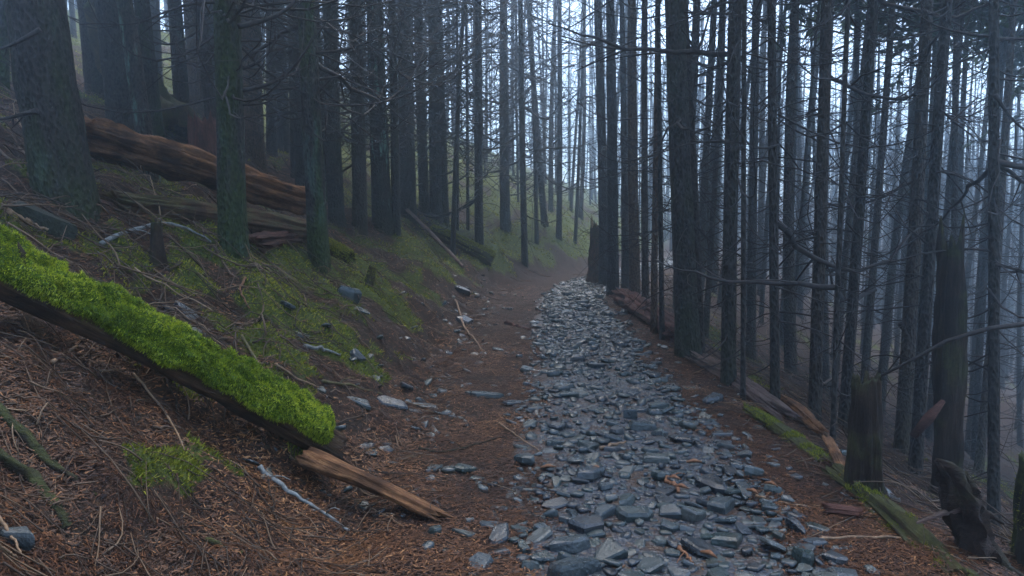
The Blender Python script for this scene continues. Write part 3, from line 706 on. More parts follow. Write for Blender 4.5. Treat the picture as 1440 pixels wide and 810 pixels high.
# red split log below the path's right edge, in three shattered lengths
A3, B3 = hit(872, 424, .10), hit(958, 484, .10)
rl = simple_log('red_split_log', A3, B3, .17, .19, 25, REDWOOD, 'shattered red-brown log lying in front of the tight row of trunks', .55, (.6, .7), .8)
A4, B4 = hit(985, 512, .05), hit(1098, 586, .04)
simple_log('pale_split_log', A4, B4, .10, .10, 26, PALEWOOD, 'pinkish-grey split log lying along the drop behind the thin black stem', .5, (.5, .5), .6)
A5, B5 = hit(1100, 572, .08), hit(1152, 612, .05)
simple_log('split_plank', A5, B5, .075, .05, 27, ROTTEN, 'orange-brown split plank pile below the leaning conifer', .6, (.3, .4), .6, 'wood')
simple_log('mossy_ridge_log', hit(1052, 578, .0), hit(1160, 650, .0), .06, .07, 28, MOSSWOOD, 'thin mossy log sunk into the ground left of the rotten stump', .3, (.2, .2), .7)
simple_log('orange_plank', hit(1163, 636, .10), hit(1186, 676, .04), .035, .03, 29, ROTTEN, 'short bright orange broken plank left of the rotten stump', .4, (.1, .1), .5, 'wood')
simple_log('mossy_log', hit(1172, 664, .0), hit(1345, 812, -.03), .065, .085, 30, MOSSWOOD, 'yellow-green mossy decayed log at the lower right below the rotten stump', .75, (.2, .2), .7)
simple_log('leaning_pole', hit(560, 298, .25), hit(652, 380, .08), .045, .035, 31, PALEWOOD, 'pale bare pole leaning down the bank towards the path', .15, (.05, .05), 1, 'pole', .01)
simple_log('red_rotten_chunk', hit(1162, 722, .02), hit(1210, 730, .03), .04, .035, 32, REDWOOD, 'crumbly red rotten wood chunk left of the yellow-green log', .5, (.06, .06), .8, 'wood')
simple_log('bark_slab_pile', hit(352, 352, .06), hit(408, 346, .10), .16, .12, 33, REDWOOD, 'reddish heap of rotten bark between the two near conifers', .6, (.25, .3), .55, 'bark')

def stump(name, base, d, h, r, seed, mat, label, jag=.35, flare=.25, sides=34, cat='stump', group=None, lean_top=None):
    """a broken trunk with a splintered crown"""
    g = np.random.default_rng(seed); rings = 44; t = np.linspace(0, 1, rings); a = np.arange(sides) * 2 * math.pi / sides
    T, AA = np.meshgrid(t, a, indexing='ij'); ca, sa = np.cos(AA), np.sin(AA)
    Z_ = -.4 + (h + .4) * T
    R = r * (1.05 - .18 * T) * (1 + flare * np.exp(-np.clip(Z_ + .05, 0, None) / .2) * (1 + .5 * np.cos(AA * 4 + seed)))
    R = R * (1 + .42 * vn2(ca * 1.7 + seed, sa * 1.7 + Z_ * 1.3, seed) + .30 * vn2(ca * 4 + Z_ * 1.5, sa * 4 + Z_ * 3.5, seed + 2) + .20 * vn2(ca * 11 + sa * 3, sa * 11 + Z_ * 5, seed + 3))
    R = R + r * .10 * vn2(AA * 3.7, Z_ * 14, seed + 8)
    top = np.clip((T - .62) / .38, 0, 1); rg_ = vn2(ca * 3.1 + 9, sa * 3.1, seed + 4) + (.40 if jag > .3 else .3) * vn2(ca * 9 + 20, sa * 9, seed + 5)
    Z_ = Z_ + top * rg_ * jag; R = R * (1 - .12 * top)
    V = np.stack([R * ca, R * sa, Z_], -1).reshape(-1, 3)
    i = np.arange(rings - 1)[:, None] * sides; j = np.arange(sides)[None]; j2 = (j + 1) % sides
    Fq = np.stack([i + j, i + j2, i + sides + j2, i + sides + j], -1).reshape(-1, 4)
    # hollow: an inner ring and a sunken core
    n0 = len(V); inn = V[-sides:].copy(); inn[:, :2] *= .62; inn[:, 2] -= jag * .35 + .03; core = np.array([[0, 0, inn[:, 2].min() - .05]])
    V = np.concatenate([V, inn, core]); e = (rings - 1) * sides; k = np.arange(sides); k2 = (k + 1) % sides
    f2 = np.stack([e + k, e + k2, n0 + k2, n0 + k], -1)
    me = bpy.data.meshes.new('trunk')
    V = V[:, [2, 0, 1]]                                   # grain runs along local X
    me.from_pydata(V.tolist(), [], Fq.tolist() + f2.tolist() + [(int(n0 + p), int(n0 + q_), n0 + sides) for p, q_ in zip(k, k2)]); me.update()
    me.polygons.foreach_set('use_smooth', np.ones(len(me.polygons), bool)); me.materials.append(mat)
    r_ = props(empty(name, base, qz(d)), label, cat, group); o = link('trunk', me, None, r_)
    o.rotation_euler = (0, -math.pi / 2, -math.pi / 2) if False else Matrix(((0, 1, 0), (0, 0, 1), (1, 0, 0))).to_euler()
    return r_
b = hit(838, 399); stump('jagged_stump', b, (0, 0, 1), 1.45, px_r(22, b.y), 41, ROTTEN_MOSSY, 'jagged broken stump standing at the right edge of the far path', .45)
b = hit(1214, 690); st = stump('rotten_stump', b, at(1220, 525, b.y) - b, (at(1220, 535, b.y) - b).length, px_r(40, b.y), 42, STUMPWOOD, 'rotten brown stump with crumbling top beside the mossy slope edge', .12)
b = hit(1331, 702); sn = stump('broken_snag', b, at(1338, 330, b.y) - b, (at(1338, 340, b.y) - b).length, px_r(41, b.y), 43, STUMPWOOD, 'tall broken reddish-brown snag with a jagged top at the right', .5)
b2 = at(1306, 588, b.y - .35); V_, F_, _ = tubes([[Vector((-.13, 0, -.16)), Vector((0, 0, .0)), Vector((.12, 0, .15))]], [[.03, .045, .02]], 6)
o = link('splinter', mk('splinter', V_, F_, False), REDWOOD, sn); o.matrix_parent_inverse = Matrix.LocRotScale(b, sn.rotation_quaternion, None).inverted(); o.location = b2
b = col_at(291, 11.6); stump('red_rotten_stump', b, (-.05, 0, 1), .85, .22, 44, REDWOOD, 'crumbled reddish stump behind the upper rotten log', .4)
b = hit(222, 372); stump('cut_stub', b, (0, 0, 1), .34, .045, 45, STUMPWOOD, 'short cut stub beneath the silvery lichened branch', .03, .9)
b = hit(518, 400); stump('mossy_stub', b, (.25, 0, 1), .26, .055, 46, MOSSWOOD, 'mossy leaning stub on the bank below the lichened conifer', .05, .6)
b = hit(506, 470); b = hit(1440, 800); stump('mossy_corner_stump', col_at(1466, 4.6), (-.05, 0, 1), .72, .15, 47, ROOTWOOD, 'dark mossy stump at the lower right corner', .15, .5)
b = col_at(206, 13.5); stump('mossy_root_mound', b, (-.35, 0, 1), 1.9, .42, 48, MOSSWOOD, 'yellow-mossed upturned root mound beside the massive conifer', .8, .5)
# black broken root snag in the lower right corner
b = col_at(1385, 3.75); b.z -= .05
rs = props(empty('root_snag', b), 'black broken root snag with spiky stubs at the lower right', 'snag')
def rough_tube(P, R, sides, seed, mat, name, amp=.22):
    P = np.array([list(p) for p in P], float); n = 40
    t = np.linspace(0, 1, len(P)); tt = np.linspace(0, 1, n); Q = np.stack([np.interp(tt, t, P[:, k]) for k in range(3)], -1)
    kk = np.ones(5) / 5; Q = np.stack([np.convolve(np.pad(Q[:, k], 2, mode='edge'), kk, 'valid') for k in range(3)], -1)
    R = np.interp(tt, t, R); V, Fq, _ = tubes([Q], [R], sides)
    c = np.repeat(Q, sides, 0); d = V - c; a = np.tile(np.arange(sides), n) * 2 * math.pi / sides; s_ = np.repeat(tt, sides) * 8
    f = 1 + amp * (vn2(np.cos(a) * 3 + seed, np.sin(a) * 3 + s_, seed) * 2 + vn2(np.cos(a) * 8, np.sin(a) * 8 + s_ * 1.5, seed + 1))
    me = mk(name, c + d * f[:, None], Fq, True); me.materials.append(mat); return me
def loc(px, py, d=3.75): return at(px, py, d) - b
link('trunk', rough_tube([loc(1405, 860), loc(1388, 800), loc(1372, 750), loc(1352, 705), loc(1335, 668), loc(1316, 645)], [.11, .10, .085, .065, .05, .012], 18, 51, DARKWOOD, 'trunk', .75), None, rs)
link('spike', rough_tube([loc(1378, 765), loc(1368, 720), loc(1362, 690), loc(1357, 662)], [.06, .045, .035, .008], 12, 52, DARKWOOD, 'spike', .7), None, rs)
for k, pts in enumerate([[(1355, 712), (1325, 722), (1288, 736)], [(1375, 720), (1395, 725), (1412, 737)], [(1368, 760), (1368, 790), (1372, 830)], [(1395, 790), (1420, 800), (1445, 815)]]):
    link('stub', rough_tube([loc(*p_) for p_ in pts], [.022, .016, .006], 8, 60 + k, PALEWOOD if k in (0, 2) else DARKWOOD, 'stub', .2), None, rs)
# mossy roots at the lower left
for pts, lab in [(((-20, 560), (20, 600), (55, 640), (95, 668), (140, 700)), 'dark moss-hung root arching at the lower left below the big mossy log'),
                 (((-10, 640), (40, 668), (80, 715), (95, 745)), 'lower dark mossy root at the left picture edge')]:
    P = [hit(*p_, .002) for p_ in pts]; o_ = P[0].copy()
    props(link('mossy_root', rough_tube([p_ - o_ for p_ in P], [.026, .026, .022, .018, .008][:len(P)], 10, 71, ROOTWOOD, 'mossy_root', .35)), lab, 'root').location = o_

def furry(root_label, n, l0, l1, wid, thr=.15, freq=5, cut=.0):
    r_ = next(o for o in bpy.data.objects if o.get('label') == root_label); w_ = r_.children[0]; g = np.random.default_rng(n)
    P, N = surf(w_.data, n * 4, g)
    Mw = Matrix.LocRotScale(r_.location, r_.rotation_quaternion, None) @ w_.matrix_basis; Rm = np.array(Mw.to_3x3()); Nw = N @ Rm.T
    m = Nw[:, 2] + 1.2 * fbm(P[:, 0] * freq, (P[:, 1] + P[:, 2]) * freq, 13, 3); k = np.where(m > thr)[0][:n]
    up = Rm.T @ np.array([0, 0, 1.])
    V, Fq, tn = blades(P[k], N[k] + .3 * up, len(k), g, l0, l1, wid, 0, 0, .45)
    props(link('moss_leaves', mk('moss_leaves', V, Fq, False, tn * .8), GMOSS, w_), kind='stuff')
furry('yellow-green mossy decayed log at the lower right below the rotten stump', 16000, .006, .016, .0028, 1.25)
furry('thin mossy log sunk into the ground left of the rotten stump', 7000, .006, .016, .003, 1.1)
furry('small mossy log lying down the bank beside the straight black conifer', 9000, .02, .05, .009, .3)
furry('mossy leaning stub on the bank below the lichened conifer', 3000, .01, .025, .004, .0)
furry('short green mossy log end right of the near mossy conifer', 4000, .012, .03, .005, .1)
furry('dark mossy stump at the lower right corner', 6000, .008, .02, .003, .2)
# ------------------------------------------------------------------ stones on the bank
DARKROCK = simple('dark_mossy_rock', (.008, .009, .008), (.032, .038, .024), 12, .75, .8)
def lone(px, py, wd, label, flat=1.0, tilt=(0, 0), yaw=0, blk=0, sink=.3, asp=1.0, k=0):
    p = hit(px, py); r = wd / 2 / F * p.y
    o = props(link('slate_stone', (BLOCKS if blk else STONES)[k % (5 if blk else 22)]), label, 'stone', 'slate stones on the bank')
    if wd > 90: o.material_slots[0].link = 'OBJECT'; o.material_slots[0].material = DARKROCK
    o.location = p + Vector((0, 0, r * flat * .25 * (1 - sink))); o.scale = (r, r * asp, r * flat); o.rotation_euler = (math.radians(tilt[0]), math.radians(tilt[1]), math.radians(yaw))
for a_ in [(62, 322, 96, 'dark flat slab of rock below the massive flared conifer', .9, (8, 26), 20, 0, .35, .8, 3),
           (262, 446, 52, 'smooth oval slate leaning just above the big mossy log', .8, (20, 45), 10, 0, .1, .7, 5),
           (240, 438, 30, 'small slate left of the leaning oval slate', .8, (10, 30), 40, 0, .1, 1, 7),
           (278, 470, 34, 'slate sliver right below the leaning oval slate', .6, (10, 30), 0, 0, .2, .7, 2),
           (405, 432, 26, 'pale blue slate half buried in moss on the middle bank', 1, (10, 25), 60, 0, .2, 1, 1),
           (425, 474, 24, 'small slate below the pale blue one on the middle bank', 1, (0, 20), 0, 0, .2, 1, 9),
           (488, 420, 40, 'dark blocky rock on the bank below the mossy leaning stub', 1.3, (0, 15), 0, 1, .2, 1, 1),
           (506, 438, 34, 'flat pale slate against the dark blocky rock', .6, (10, 20), 15, 0, .1, 1, 12),
           (503, 505, 28, 'upright slate right of the white lichened twig', 1.2, (30, 40), 30, 0, .1, 1, 4),
           (455, 551, 34, 'grey-green slate just above the mossy log tip', .7, (10, 20), 10, 0, .2, .8, 6),
           (508, 570, 44, 'blue slate left of the shiny slate cluster beside the path margin', .7, (15, 20), 10, 0, .2, .8, 10),
           (550, 572, 52, 'shiny slate in the cluster at the foot of the bank', .8, (15, 15), -10, 0, .2, .8, 11),
           (600, 573, 42, 'flat slate right of the shiny cluster at the foot of the bank', .6, (5, 10), 0, 0, .3, .7, 13),
           (570, 545, 30, 'small slate above the shiny cluster', .9, (15, 25), 50, 0, .2, 1, 14),
           (678, 558, 72, 'long flat slab bedded in brown needles left of the stones', .5, (0, 4), 8, 0, .5, .6, 15),
           (722, 568, 44, 'slab next to the long flat slab at the stony edge', .6, (0, 4), 40, 0, .4, .9, 16),
           (655, 660, 44, 'greenish slate bedded in needles right of the split heartwood', .6, (0, 6), 20, 0, .4, .8, 17),
           (672, 674, 30, 'smaller slate touching the greenish needle-bedded one', .7, (0, 6), 50, 0, .4, .9, 18),
           (692, 741, 46, 'dark slate near the lower end of the split heartwood', .7, (0, 8), 20, 0, .3, .8, 19),
           (655, 754, 46, 'long thin slate below the tip of the split heartwood', .6, (0, 8), -20, 0, .3, .45, 20),
           (612, 752, 26, 'rounded mossy-green stone at the tip of the split heartwood', 1.5, (0, 0), 0, 1, .3, 1, 2),
           (24, 764, 62, 'blue-grey boulder in the lower left corner', 1.0, (0, 8), 10, 1, .2, .9, 3),
           (655, 455, 30, 'small slate on the bank foot above the slanted tan stick', 1, (15, 25), 0, 0, .2, 1, 8),
           (650, 412, 26, 'pale slate high on the bank foot beside the far path', 1, (15, 25), 0, 0, .2, 1, 0),
           (700, 493, 22, 'lone slate chip in the brown needle margin', 1, (0, 10), 0, 0, .3, 1, 21),
           (1183, 640, 20, 'small bluish stone beside the bright orange plank', 1.2, (0, 0), 0, 1, .2, 1, 4),
           (1180, 790, 60, 'flat blue-grey stone behind the pale block at bottom right', .9, (0, 6), 0, 0, .3, .8, 6)]:
    lone(*a_)

Vb, Fb, Tb = [], [], []; off = 0; gb = np.random.default_rng(91)
for _ in range(330):
    y_ = 4.2 * (18 / 4.2) ** gb.random(); s_ = 1.25 + abs(gb.normal(0, .65)) if gb.random() < .85 else -1.1 - abs(gb.normal(0, .5)); x_ = float(np.interp(y_, _yg, _cg) - s_ / np.interp(y_, _yg, _cos)); r = .014 * (5.0 ** gb.random()) * (1 + .03 * y_)
    v, f = arrs[STONES[int(gb.integers(22))].name]; M = np.array(Matrix.LocRotScale(Vector((x_, y_, float(H(x_, y_)) + r * .02)), __import__('mathutils').Euler((gb.normal(0, .35), gb.normal(0, .3) + (.4 if s_ > 1.8 else 0), gb.uniform(0, 6.28))), Vector((r, r, r * .7))))
    V = v @ M[:3, :3].T + M[:3, 3]; Vb.append(V); Fb.append(f + off); off += len(V); Tb.append(np.full(len(V), gb.random()))
props(link('slate_scree', mk('slate_scree', np.concatenate(Vb), np.concatenate(Fb), False, np.concatenate(Tb)), SLATE), 'small slate chips strewn over the bank foot', 'scree', kind='stuff')
# ------------------------------------------------------------------ fallen branches one can pick out
PALEBARK = simple('lichened_bark', (.05, .05, .047), (.21, .225, .215), 26, .8, .5)
TANBARK = simple('tan_stick', (.075, .045, .026), (.24, .155, .09), 26, .7, .4)
BROWNBARK = simple('brown_stick', (.03, .019, .013), (.11, .068, .042), 26, .75, .4)
OLIVE = simple('olive_stick', (.035, .030, .012), (.12, .10, .045), 26, .75, .4)
ORANGE = simple('orange_stick', (.07, .03, .014), (.21, .095, .045), 26, .7, .4)
def stick(pts, wd, mat, label, lift=.02, cat='branch', name='fallen_branch', twigs=0, taper=.45, group='sticks lying on the forest floor'):
    P = [hit(*p_) for p_ in pts]; r = px_r(wd, sum(p_.y for p_ in P) / len(P)); P = [p_ + Vector((0, 0, r * .5 + lift * .6)) for p_ in P]; o_ = P[0].copy()
    arr = np.array([list(p_ - o_) for p_ in P]); g = np.random.default_rng(int(pts[0][0] * 7 + pts[0][1]))
    n = 14; t = np.linspace(0, 1, len(arr)); tt = np.linspace(0, 1, n); Q = np.stack([np.interp(tt, t, arr[:, k]) for k in range(3)], -1)
    Q = np.stack([np.convolve(np.pad(Q[:, k], 1, mode='edge'), np.ones(3) / 3, 'valid') for k in range(3)], -1) + g.normal(0, r * .35, (n, 3))
    polys = [Q]; rad = [np.linspace(r, r * taper, n) * g.uniform(.85, 1.15, n)]
    for _ in range(twigs):
        i = int(g.integers(2, n - 2)); d = g.normal(0, 1, 3); d[2] = abs(d[2]) * .6; d /= np.linalg.norm(d)
        tl = g.uniform(.10, .25); polys.append(np.array([Q[i] + (d + np.array([0, 0, -.5 * l])) * l * tl for l in np.linspace(0, 1, 4)])); rad.append(np.linspace(r * .3, r * .15, 4))
    V, Fq, _ = tubes(polys, rad, 6); o = props(link(name, mk(name, V, Fq, True), mat), label, cat, group); o.location = o_; return o
for a_ in [([(135, 352), (180, 331), (222, 320), (262, 323), (302, 348)], 7, PALEBARK, 'silvery lichened branch arching over the short cut stub', .05, 2),
           ([(-5, 214), (45, 258), (84, 294)], 5, BROWNBARK, 'brown stick leaning past the left side of the massive conifer', .06, 0),
           ([(22, 212), (62, 246), (110, 292), (146, 336)], 5, BROWNBARK, 'long grey-brown stick crossing the foot of the massive conifer', .06, 1),
           ([(50, 246), (84, 296)], 6, ORANGE, 'short orange stick above the dark flat slab', .04, 0),
           ([(8, 302), (40, 318), (64, 330)], 9, TANBARK, 'pinkish peeled stick below the dark flat slab', .03, 0),
           ([(362, 660), (400, 692), (442, 716), (496, 756)], 8, PALEBARK, 'grey stick with pale lichen lying below the mossy log end', .02, 2),
           ([(74, 520), (110, 494)], 7, TANBARK, 'short tan stick under the upper part of the big mossy log', .05, 0),
           ([(186, 530), (236, 592), (262, 646)], 4, TANBARK, 'thin tan stick poking out beneath the middle of the mossy log', .05, 1),
           ([(215, 606), (252, 608)], 5, BROWNBARK, 'short stick crossing the thin tan one beneath the mossy log', .03, 0),
           ([(345, 394), (337, 412), (352, 440)], 4, ORANGE, 'curved orange twig on the mossy ground above the big log', .03, 0),
           ([(586, 632), (621, 640), (655, 632), (682, 624), (708, 615)], 4, DARKWOOD, 'thin dark curved stick lying across the brown needle margin', .015, 1),
           ([(519, 716), (545, 728), (570, 745)], 3.2, TANBARK, 'thin tan stick below the split heartwood', .01, 0),
           ([(640, 422), (655, 466), (682, 498)], 4, TANBARK, 'slanted tan stick at the foot of the bank beside the path', .02, 0),
           ([(709, 456), (746, 466)], 6, REDWOOD, 'pinkish wood splinter on the left edge of the stones', .015, 0),
           ([(1140, 763), (1220, 760), (1290, 762), (1352, 776)], 5, TANBARK, 'long thin tan stick across the lower right litter', .02, 0),
           ([(842, 637), (880, 628)], 5.5, TANBARK, 'pale stick lying on the middle of the stones', .045, 0),
           ([(928, 672), (946, 690), (958, 700)], 9, ORANGE, 'orange bark strip lying on the right half of the stones', .04, 1),
           ([(955, 778), (975, 800)], 7, ORANGE, 'orange bark strip among the foreground stones', .04, 1),
           ([(-5, 738), (14, 765), (32, 796)], 7, TANBARK, 'tan stick leaning over the lower left boulder', .06, 0),
           ([(-5, 778), (26, 800)], 6, TANBARK, 'second tan stick below the lower left boulder', .05, 0),
           ([(428, 491), (452, 495), (480, 503)], 7, PALEBARK, 'white lichen-crusted twig on the bank above the mossy log', .03, 0),
           ([(338, 476), (360, 512), (382, 540), (422, 557)], 5, OLIVE, 'olive curved stick lying just above the mossy log', .04, 1),
           ([(452, 541), (500, 546), (540, 560)], 5, OLIVE, 'olive stick ending at the shiny slate cluster', .03, 1),
           ([(385, 517), (420, 540), (450, 552)], 4, TANBARK, 'tan twig parallel to the olive curved stick', .05, 0),
           ([(495, 368), (545, 372)], 3, BROWNBARK, 'thin horizontal stick below the lichened conifer', .06, 0),
           ([(560, 300), (590, 318), (602, 336)], 3, BROWNBARK, 'thin stick beside the upper half of the pale leaning pole', .12, 0),
           ([(1150, 552), (1190, 520)], 3, BROWNBARK, 'thin stick rising behind the split planks', .1, 0),
           ([(700, 598), (760, 640)], 3, TANBARK, 'thin twig at the left edge of the stones beside the slabs', .03, 0),
           ([(268, 753), (322, 753)], 4, TANBARK, 'short pale splinter at the bottom left litter', .01, 0),
           ([(1060, 700), (1110, 712), (1160, 716)], 4, TANBARK, 'tan stick on the litter right of the stones', .015, 0),
           ([(290, 760), (342, 784)], 9, MOSSWOOD, 'little mossy stick at the bottom left', .005, 0),
           ([(300, 345), (325, 395), (380, 415), (440, 420)], 4, BROWNBARK, 'brown stick trailing from the near green-flecked conifer foot', .03, 1)]:
    stick(*a_[:5], twigs=a_[5])
# long dead branch reaching from behind the rotten stump to the right edge
P = [at(1236, 530, 5.6), at(1285, 505, 5.5), at(1330, 480, 5.4), at(1390, 462, 5.3), at(1470, 452, 5.2)]
V_, F_, _ = tubes([[p_ - P[0] for p_ in P]], [[.009, .012, .015, .017, .019]], 6)
props(link('long_branch', mk('long_branch', V_, F_, True), BRANCH), 'long bare branch reaching from the rotten stump to the right edge', 'branch').location = P[0]
# bark chips on and beside the stones
for k, (px, py) in enumerate([(938, 682), (948, 694), (1050, 700), (965, 660), (985, 790), (830, 668), (760, 668), (1075, 690)]):
    p_ = hit(px, py, .05); V_, F_, _ = tubes([[(0, 0, 0), (.05, .01, .01), (.10, .0, .004)]], [[.006, .014, .004]], 4)
    o = props(link('bark_chip', mk('bark_chip', V_, F_, False), ORANGE), 'orange bark chip on the stony path', 'bark', 'orange bark chips on the stony path'); o.location = p_; o.rotation_euler.z = random.uniform(-1.5, .5)

# ------------------------------------------------------------------ big limbs of the near trees (by pixel)
def limb(root_name, pts, d, wd, taper=.3):
    t_ = next(o for o in bpy.data.objects if o.get('label') == root_name)
    P = [at(px, py, d) for px, py in pts]; M = Matrix.LocRotScale(t_.location, t_.rotation_quaternion, None)
    r = px_r(wd, d); L = np.array([list(M.inverted() @ p_) for p_ in P]); n = 16; t = np.linspace(0, 1, len(L)); tt = np.linspace(0, 1, n)
    Q = np.stack([np.interp(tt, t, L[:, k]) for k in range(3)], -1); Q = np.stack([np.convolve(np.pad(Q[:, k], 2, mode='edge'), np.ones(5) / 5, 'valid') for k in range(3)], -1)
    g = np.random.default_rng(int(wd * 100 + pts[0][0])); polys = [Q]; rad = [np.linspace(r, r * taper, n)]
    for q_ in sub_twigs(g, Q, 4, .9): polys.append(q_); rad.append(np.linspace(r * .35, r * .12, 4))
    V, Fq, _ = tubes(polys, rad, 6); link('dead_branch', mk('dead_branch', V, Fq, True), BRANCH, t_)
ND = {r_[9]: (hit(r_[0], r_[1]) if r_[4] is None else col_at(r_[0], r_[4])).y for r_ in rows}
N1 = 'near conifer with green-flecked bark standing in front of the rotten logs'; N2 = 'near conifer with mossy green bark at the rotten logs right end'
N3 = 'massive dark conifer with flared mossy root at the far left edge'; N4 = 'straight black conifer right of the tall snag'
N5 = 'black leaning conifer touching the left side of the tall snag'; N6 = 'stout near conifer with wide foot on the right edge of the path'
for nm, pts, wd, dz in [(N1, [(330, 38), (362, 32), (392, 22), (418, 2), (425, -20)], 9, -.1), (N1, [(336, 128), (372, 122), (400, 108), (425, 82), (442, 46)], 7, -.15), (N1, [(338, 98), (365, 88), (388, 62), (392, 40)], 5, .1), (N1, [(338, 148), (370, 146), (400, 132)], 4, 0),
                        (N2, [(440, 75), (480, 72), (520, 60), (560, 30)], 5, 0), (N2, [(444, 112), (478, 108), (496, 95)], 5, .1), (N2, [(444, 145), (500, 150), (560, 140), (620, 110)], 4, -.1),
                        (N3, [(60, 40), (20, 62), (-10, 72)], 8, -.4), (N3, [(55, 155), (25, 163), (-10, 170)], 9, -.4),
                        (N4, [(1400, 52), (1360, 48), (1310, 36), (1280, 10)], 5, 0), (N4, [(1400, 55), (1440, 55), (1480, 50)], 6, 0), (N4, [(1398, 130), (1420, 165), (1460, 200)], 6, -.1), (N4, [(1398, 372), (1420, 376), (1460, 392)], 6, -.1),
                        (N5, [(1305, 345), (1290, 330), (1262, 312), (1240, 290)], 4, 0), (N5, [(1318, 150), (1340, 170), (1372, 195)], 4, 0),
                        (N6, [(960, 90), (985, 66), (992, 40), (998, 20)], 6, 0), (N6, [(968, 190), (1000, 178), (1022, 160)], 5, -.1), (N6, [(962, 300), (990, 330), (1005, 345)], 5, -.1)]:
    limb(nm, pts, ND[nm] + dz, wd)

# ------------------------------------------------------------------ litter, twigs and ground moss (nobody could count them)
g3 = np.random.default_rng(33)
def floor_pts(n, y0, y1, wid=.8):
    y = y0 * (y1 / y0) ** g3.random(n); x = (g3.random(n) * 2 - 1) * wid * (y + .6); return x, y
def normal_at(x, y, e=.03):
    h0 = H(x, y); gx = (H(x + e, y) - h0) / e; gy = (H(x, y + e) - h0) / e
    N = np.stack([-gx, -gy, np.ones_like(gx)], -1); return N / np.linalg.norm(N, axis=1)[:, None]
x, y = floor_pts(560000, 2.2, 18); s = side(x, y)
uu = np.where(s > 0, s / half_l(y), -s / half_r(y)) + .5 * vn2(x * 2.2, y * 2.2, 37) + .3 * vn2(x * 6, y * 6, 38)
keep = (g3.random(len(x)) < np.interp(uu, [.4, .75, 1.0], [.06, .28, 1.0])) & (g3.random(len(x)) > .93 * moss_at(x, y)) & (s > -7) & (g3.random(len(x)) < np.clip(.75 + 1.1 * fbm(x * 2.4, y * 2.4, 52, 3), .18, 1))
x, y = x[keep], y[keep]; n = len(x); N = normal_at(x, y)
l = g3.uniform(.005, .019, n) * (1 + .13 * y); wv = g3.uniform(.0009, .0024, n) * (1 + .28 * y); az = g3.uniform(0, 6.283, n)
D_ = np.stack([np.cos(az), np.sin(az), g3.normal(0, .22, n)], -1); D_ -= N * (D_ * N).sum(1)[:, None] * .8
S_ = np.cross(D_, N); S_ /= np.linalg.norm(S_, axis=1)[:, None]
p = np.stack([x, y, H(x, y) + g3.uniform(.003, .022, n)], -1)
V = np.stack([p - D_ * l[:, None] - S_ * wv[:, None], p - D_ * l[:, None] + S_ * wv[:, None], p + D_ * l[:, None]], 1).reshape(-1, 3)
props(link('needle_litter', mk('needle_litter', V, np.arange(3 * n).reshape(-1, 3), False, np.repeat(np.clip(g3.beta(2, 2.4, n) + .4 * fbm(x * 1.3, y * 1.3, 77, 3), 0, 1), 3)), NEEDLE),
      'brown carpet of fallen needles and bark crumbs', 'litter', kind='stuff')
# twigs
x, y = floor_pts(6500, 2.4, 22, .75); s = side(x, y); ok = ((s > 1.5) | (s < -1.0)) | (g3.random(len(x)) < .04); x, y = x[ok], y[ok]
polys, rad = [], []
for a, b_ in zip(x, y):
    L = g3.uniform(.06, .30) * (1.8 if g3.random() < .12 else 1) * (.8 + .06 * b_); az = g3.uniform(0, 6.28); t = np.linspace(-.5, .5, 5); cv = g3.normal(0, .25) * L
    xx = a + math.cos(az) * t * L - math.sin(az) * cv * t * t; yy = b_ + math.sin(az) * t * L + math.cos(az) * cv * t * t
    r = g3.uniform(.0012, .0036) * (1 + .10 * b_); polys.append(np.stack([xx, yy, r + g3.uniform(.002, .03) + g3.normal(0, .10) * L * (t + .5) * (g3.random() < .4)], -1)); rad.append(np.linspace(r, r * .5, 5))
polys = np.array(polys); polys[..., 2] += H(polys[..., 0], polys[..., 1])
V, Fq, ids = tubes(polys, rad, 4)
props(link('twig_litter', mk('twig_litter', V, Fq, False, g3.beta(1.8, 2.3, len(polys))[ids]), TWIG), 'scattered dead twigs over the bank and slope', 'litter', kind='stuff')
# brushwood heaped on the upper bank and down the slope
polys, rad = [], []
while len(polys) < 3600:
    b_ = 4.5 * (24 / 4.5) ** g3.random(); sv = g3.uniform(2.6, 9) if g3.random() < .72 else -g3.uniform(1.6, 7)
    a = float(np.interp(b_, _yg, _cg) - sv / np.interp(b_, _yg, _cos))
    L = g3.uniform(.25, .9) * (1 if sv > 3.4 or sv < 0 else .6); az = g3.uniform(0, 6.28); t = np.linspace(0, 1, 6); cv = g3.normal(0, .3) * L
    xx = a + math.cos(az) * t * L - math.sin(az) * cv * t * t; yy = b_ + math.sin(az) * t * L + math.cos(az) * cv * t * t
    r = g3.uniform(.003, .009); polys.append(np.stack([xx, yy, r + g3.uniform(0, .06) + abs(g3.normal(0, .28)) * L * t * (1 - .5 * t)], -1)); rad.append(np.linspace(r, r * .35, 6))
polys = np.array(polys); polys[..., 2] += H(polys[..., 0], polys[..., 1])
V, Fq, ids = tubes(polys, rad, 4)
props(link('brushwood', mk('brushwood', V, Fq, False, g3.beta(1.7, 2.2, len(polys))[ids]), TWIG), 'dead brushwood heaped over the upper bank and the slope', 'brushwood', kind='stuff')
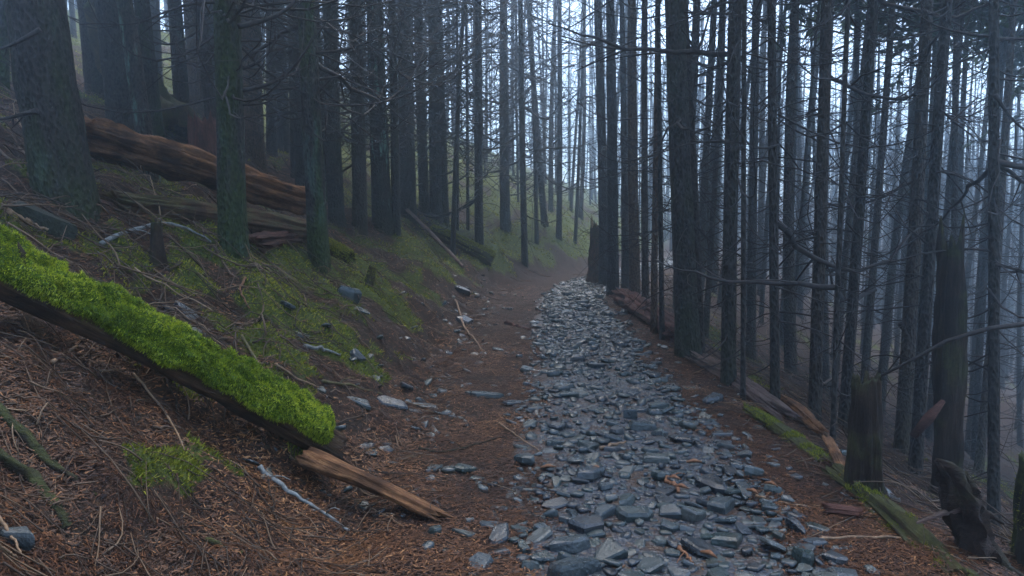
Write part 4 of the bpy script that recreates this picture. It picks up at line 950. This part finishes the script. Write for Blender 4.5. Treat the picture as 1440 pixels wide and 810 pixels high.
# moss tufts
x, y = floor_pts(520000, 2.3, 34); m = moss_at(x, y) + .7 * vn2(x * 6, y * 6, 61) ; ok = m > .55; x, y = x[ok][:260000], y[ok][:260000]; n = len(x)
N = normal_at(x, y); P_ = np.stack([x, y, H(x, y)], -1); kz = g3.permutation(n)
nn = N + g3.normal(0, .5, (n, 3)); nn /= np.linalg.norm(nn, axis=1)[:, None]; l = (g3.uniform(.010, .034, n) * (1 + .07 * y))[:, None]; s_ = np.cross(nn, g3.normal(0, 1, (n, 3))); s_ /= np.linalg.norm(s_, axis=1)[:, None]; wv = (g3.uniform(.002, .0045, n) * (1 + .12 * y))[:, None]
V = np.stack([P_ - s_ * wv, P_ + s_ * wv, P_ + nn * l], 1).reshape(-1, 3)
props(link('ground_moss', mk('ground_moss', V, np.arange(3 * n).reshape(-1, 3), False, np.repeat(np.clip(g3.normal(.5, .2, n) + .5 * fbm(x * 1.7, y * 1.7, 88, 2), 0, 1), 3)), GMOSS),
      'green moss carpeting parts of the bank', 'moss', kind='stuff')

# ------------------------------------------------------------------ haze
def box(name, lo, hi):
    x0, y0, z0 = lo; x1, y1, z1 = hi
    V = [(x0, y0, z0), (x1, y0, z0), (x1, y1, z0), (x0, y1, z0), (x0, y0, z1), (x1, y0, z1), (x1, y1, z1), (x0, y1, z1)]
    return mk(name, V, [(3, 2, 1, 0), (4, 5, 6, 7), (0, 1, 5, 4), (1, 2, 6, 5), (2, 3, 7, 6), (3, 0, 4, 7)])
hm = bpy.data.materials.new('haze'); hm.use_nodes = True; hn = hm.node_tree
hn.nodes.remove(hn.nodes['Principled BSDF'])
pv = hn.nodes.new('ShaderNodeVolumePrincipled'); pv.inputs['Density'].default_value = HAZE
pv.inputs['Color'].default_value = (.64, .81, .95, 1); pv.inputs['Anisotropy'].default_value = .82
hn.links.new(pv.outputs[0], hn.nodes['Material Output'].inputs['Volume'])
zmin = float(gv[:, 2].min()) - 1.0
zmax = 1 + max(float((o.matrix_basis @ Vector((0, 0, 18))).z) for o in bpy.data.objects if o.type == 'EMPTY')
props(link('haze', box('haze', (XS[0] - 1, YS[0] - 1, zmin), (XS[-1] + 1, YS[-1] + 1, zmax)), hm), 'pale blue-grey fog filling the forest', kind='stuff')
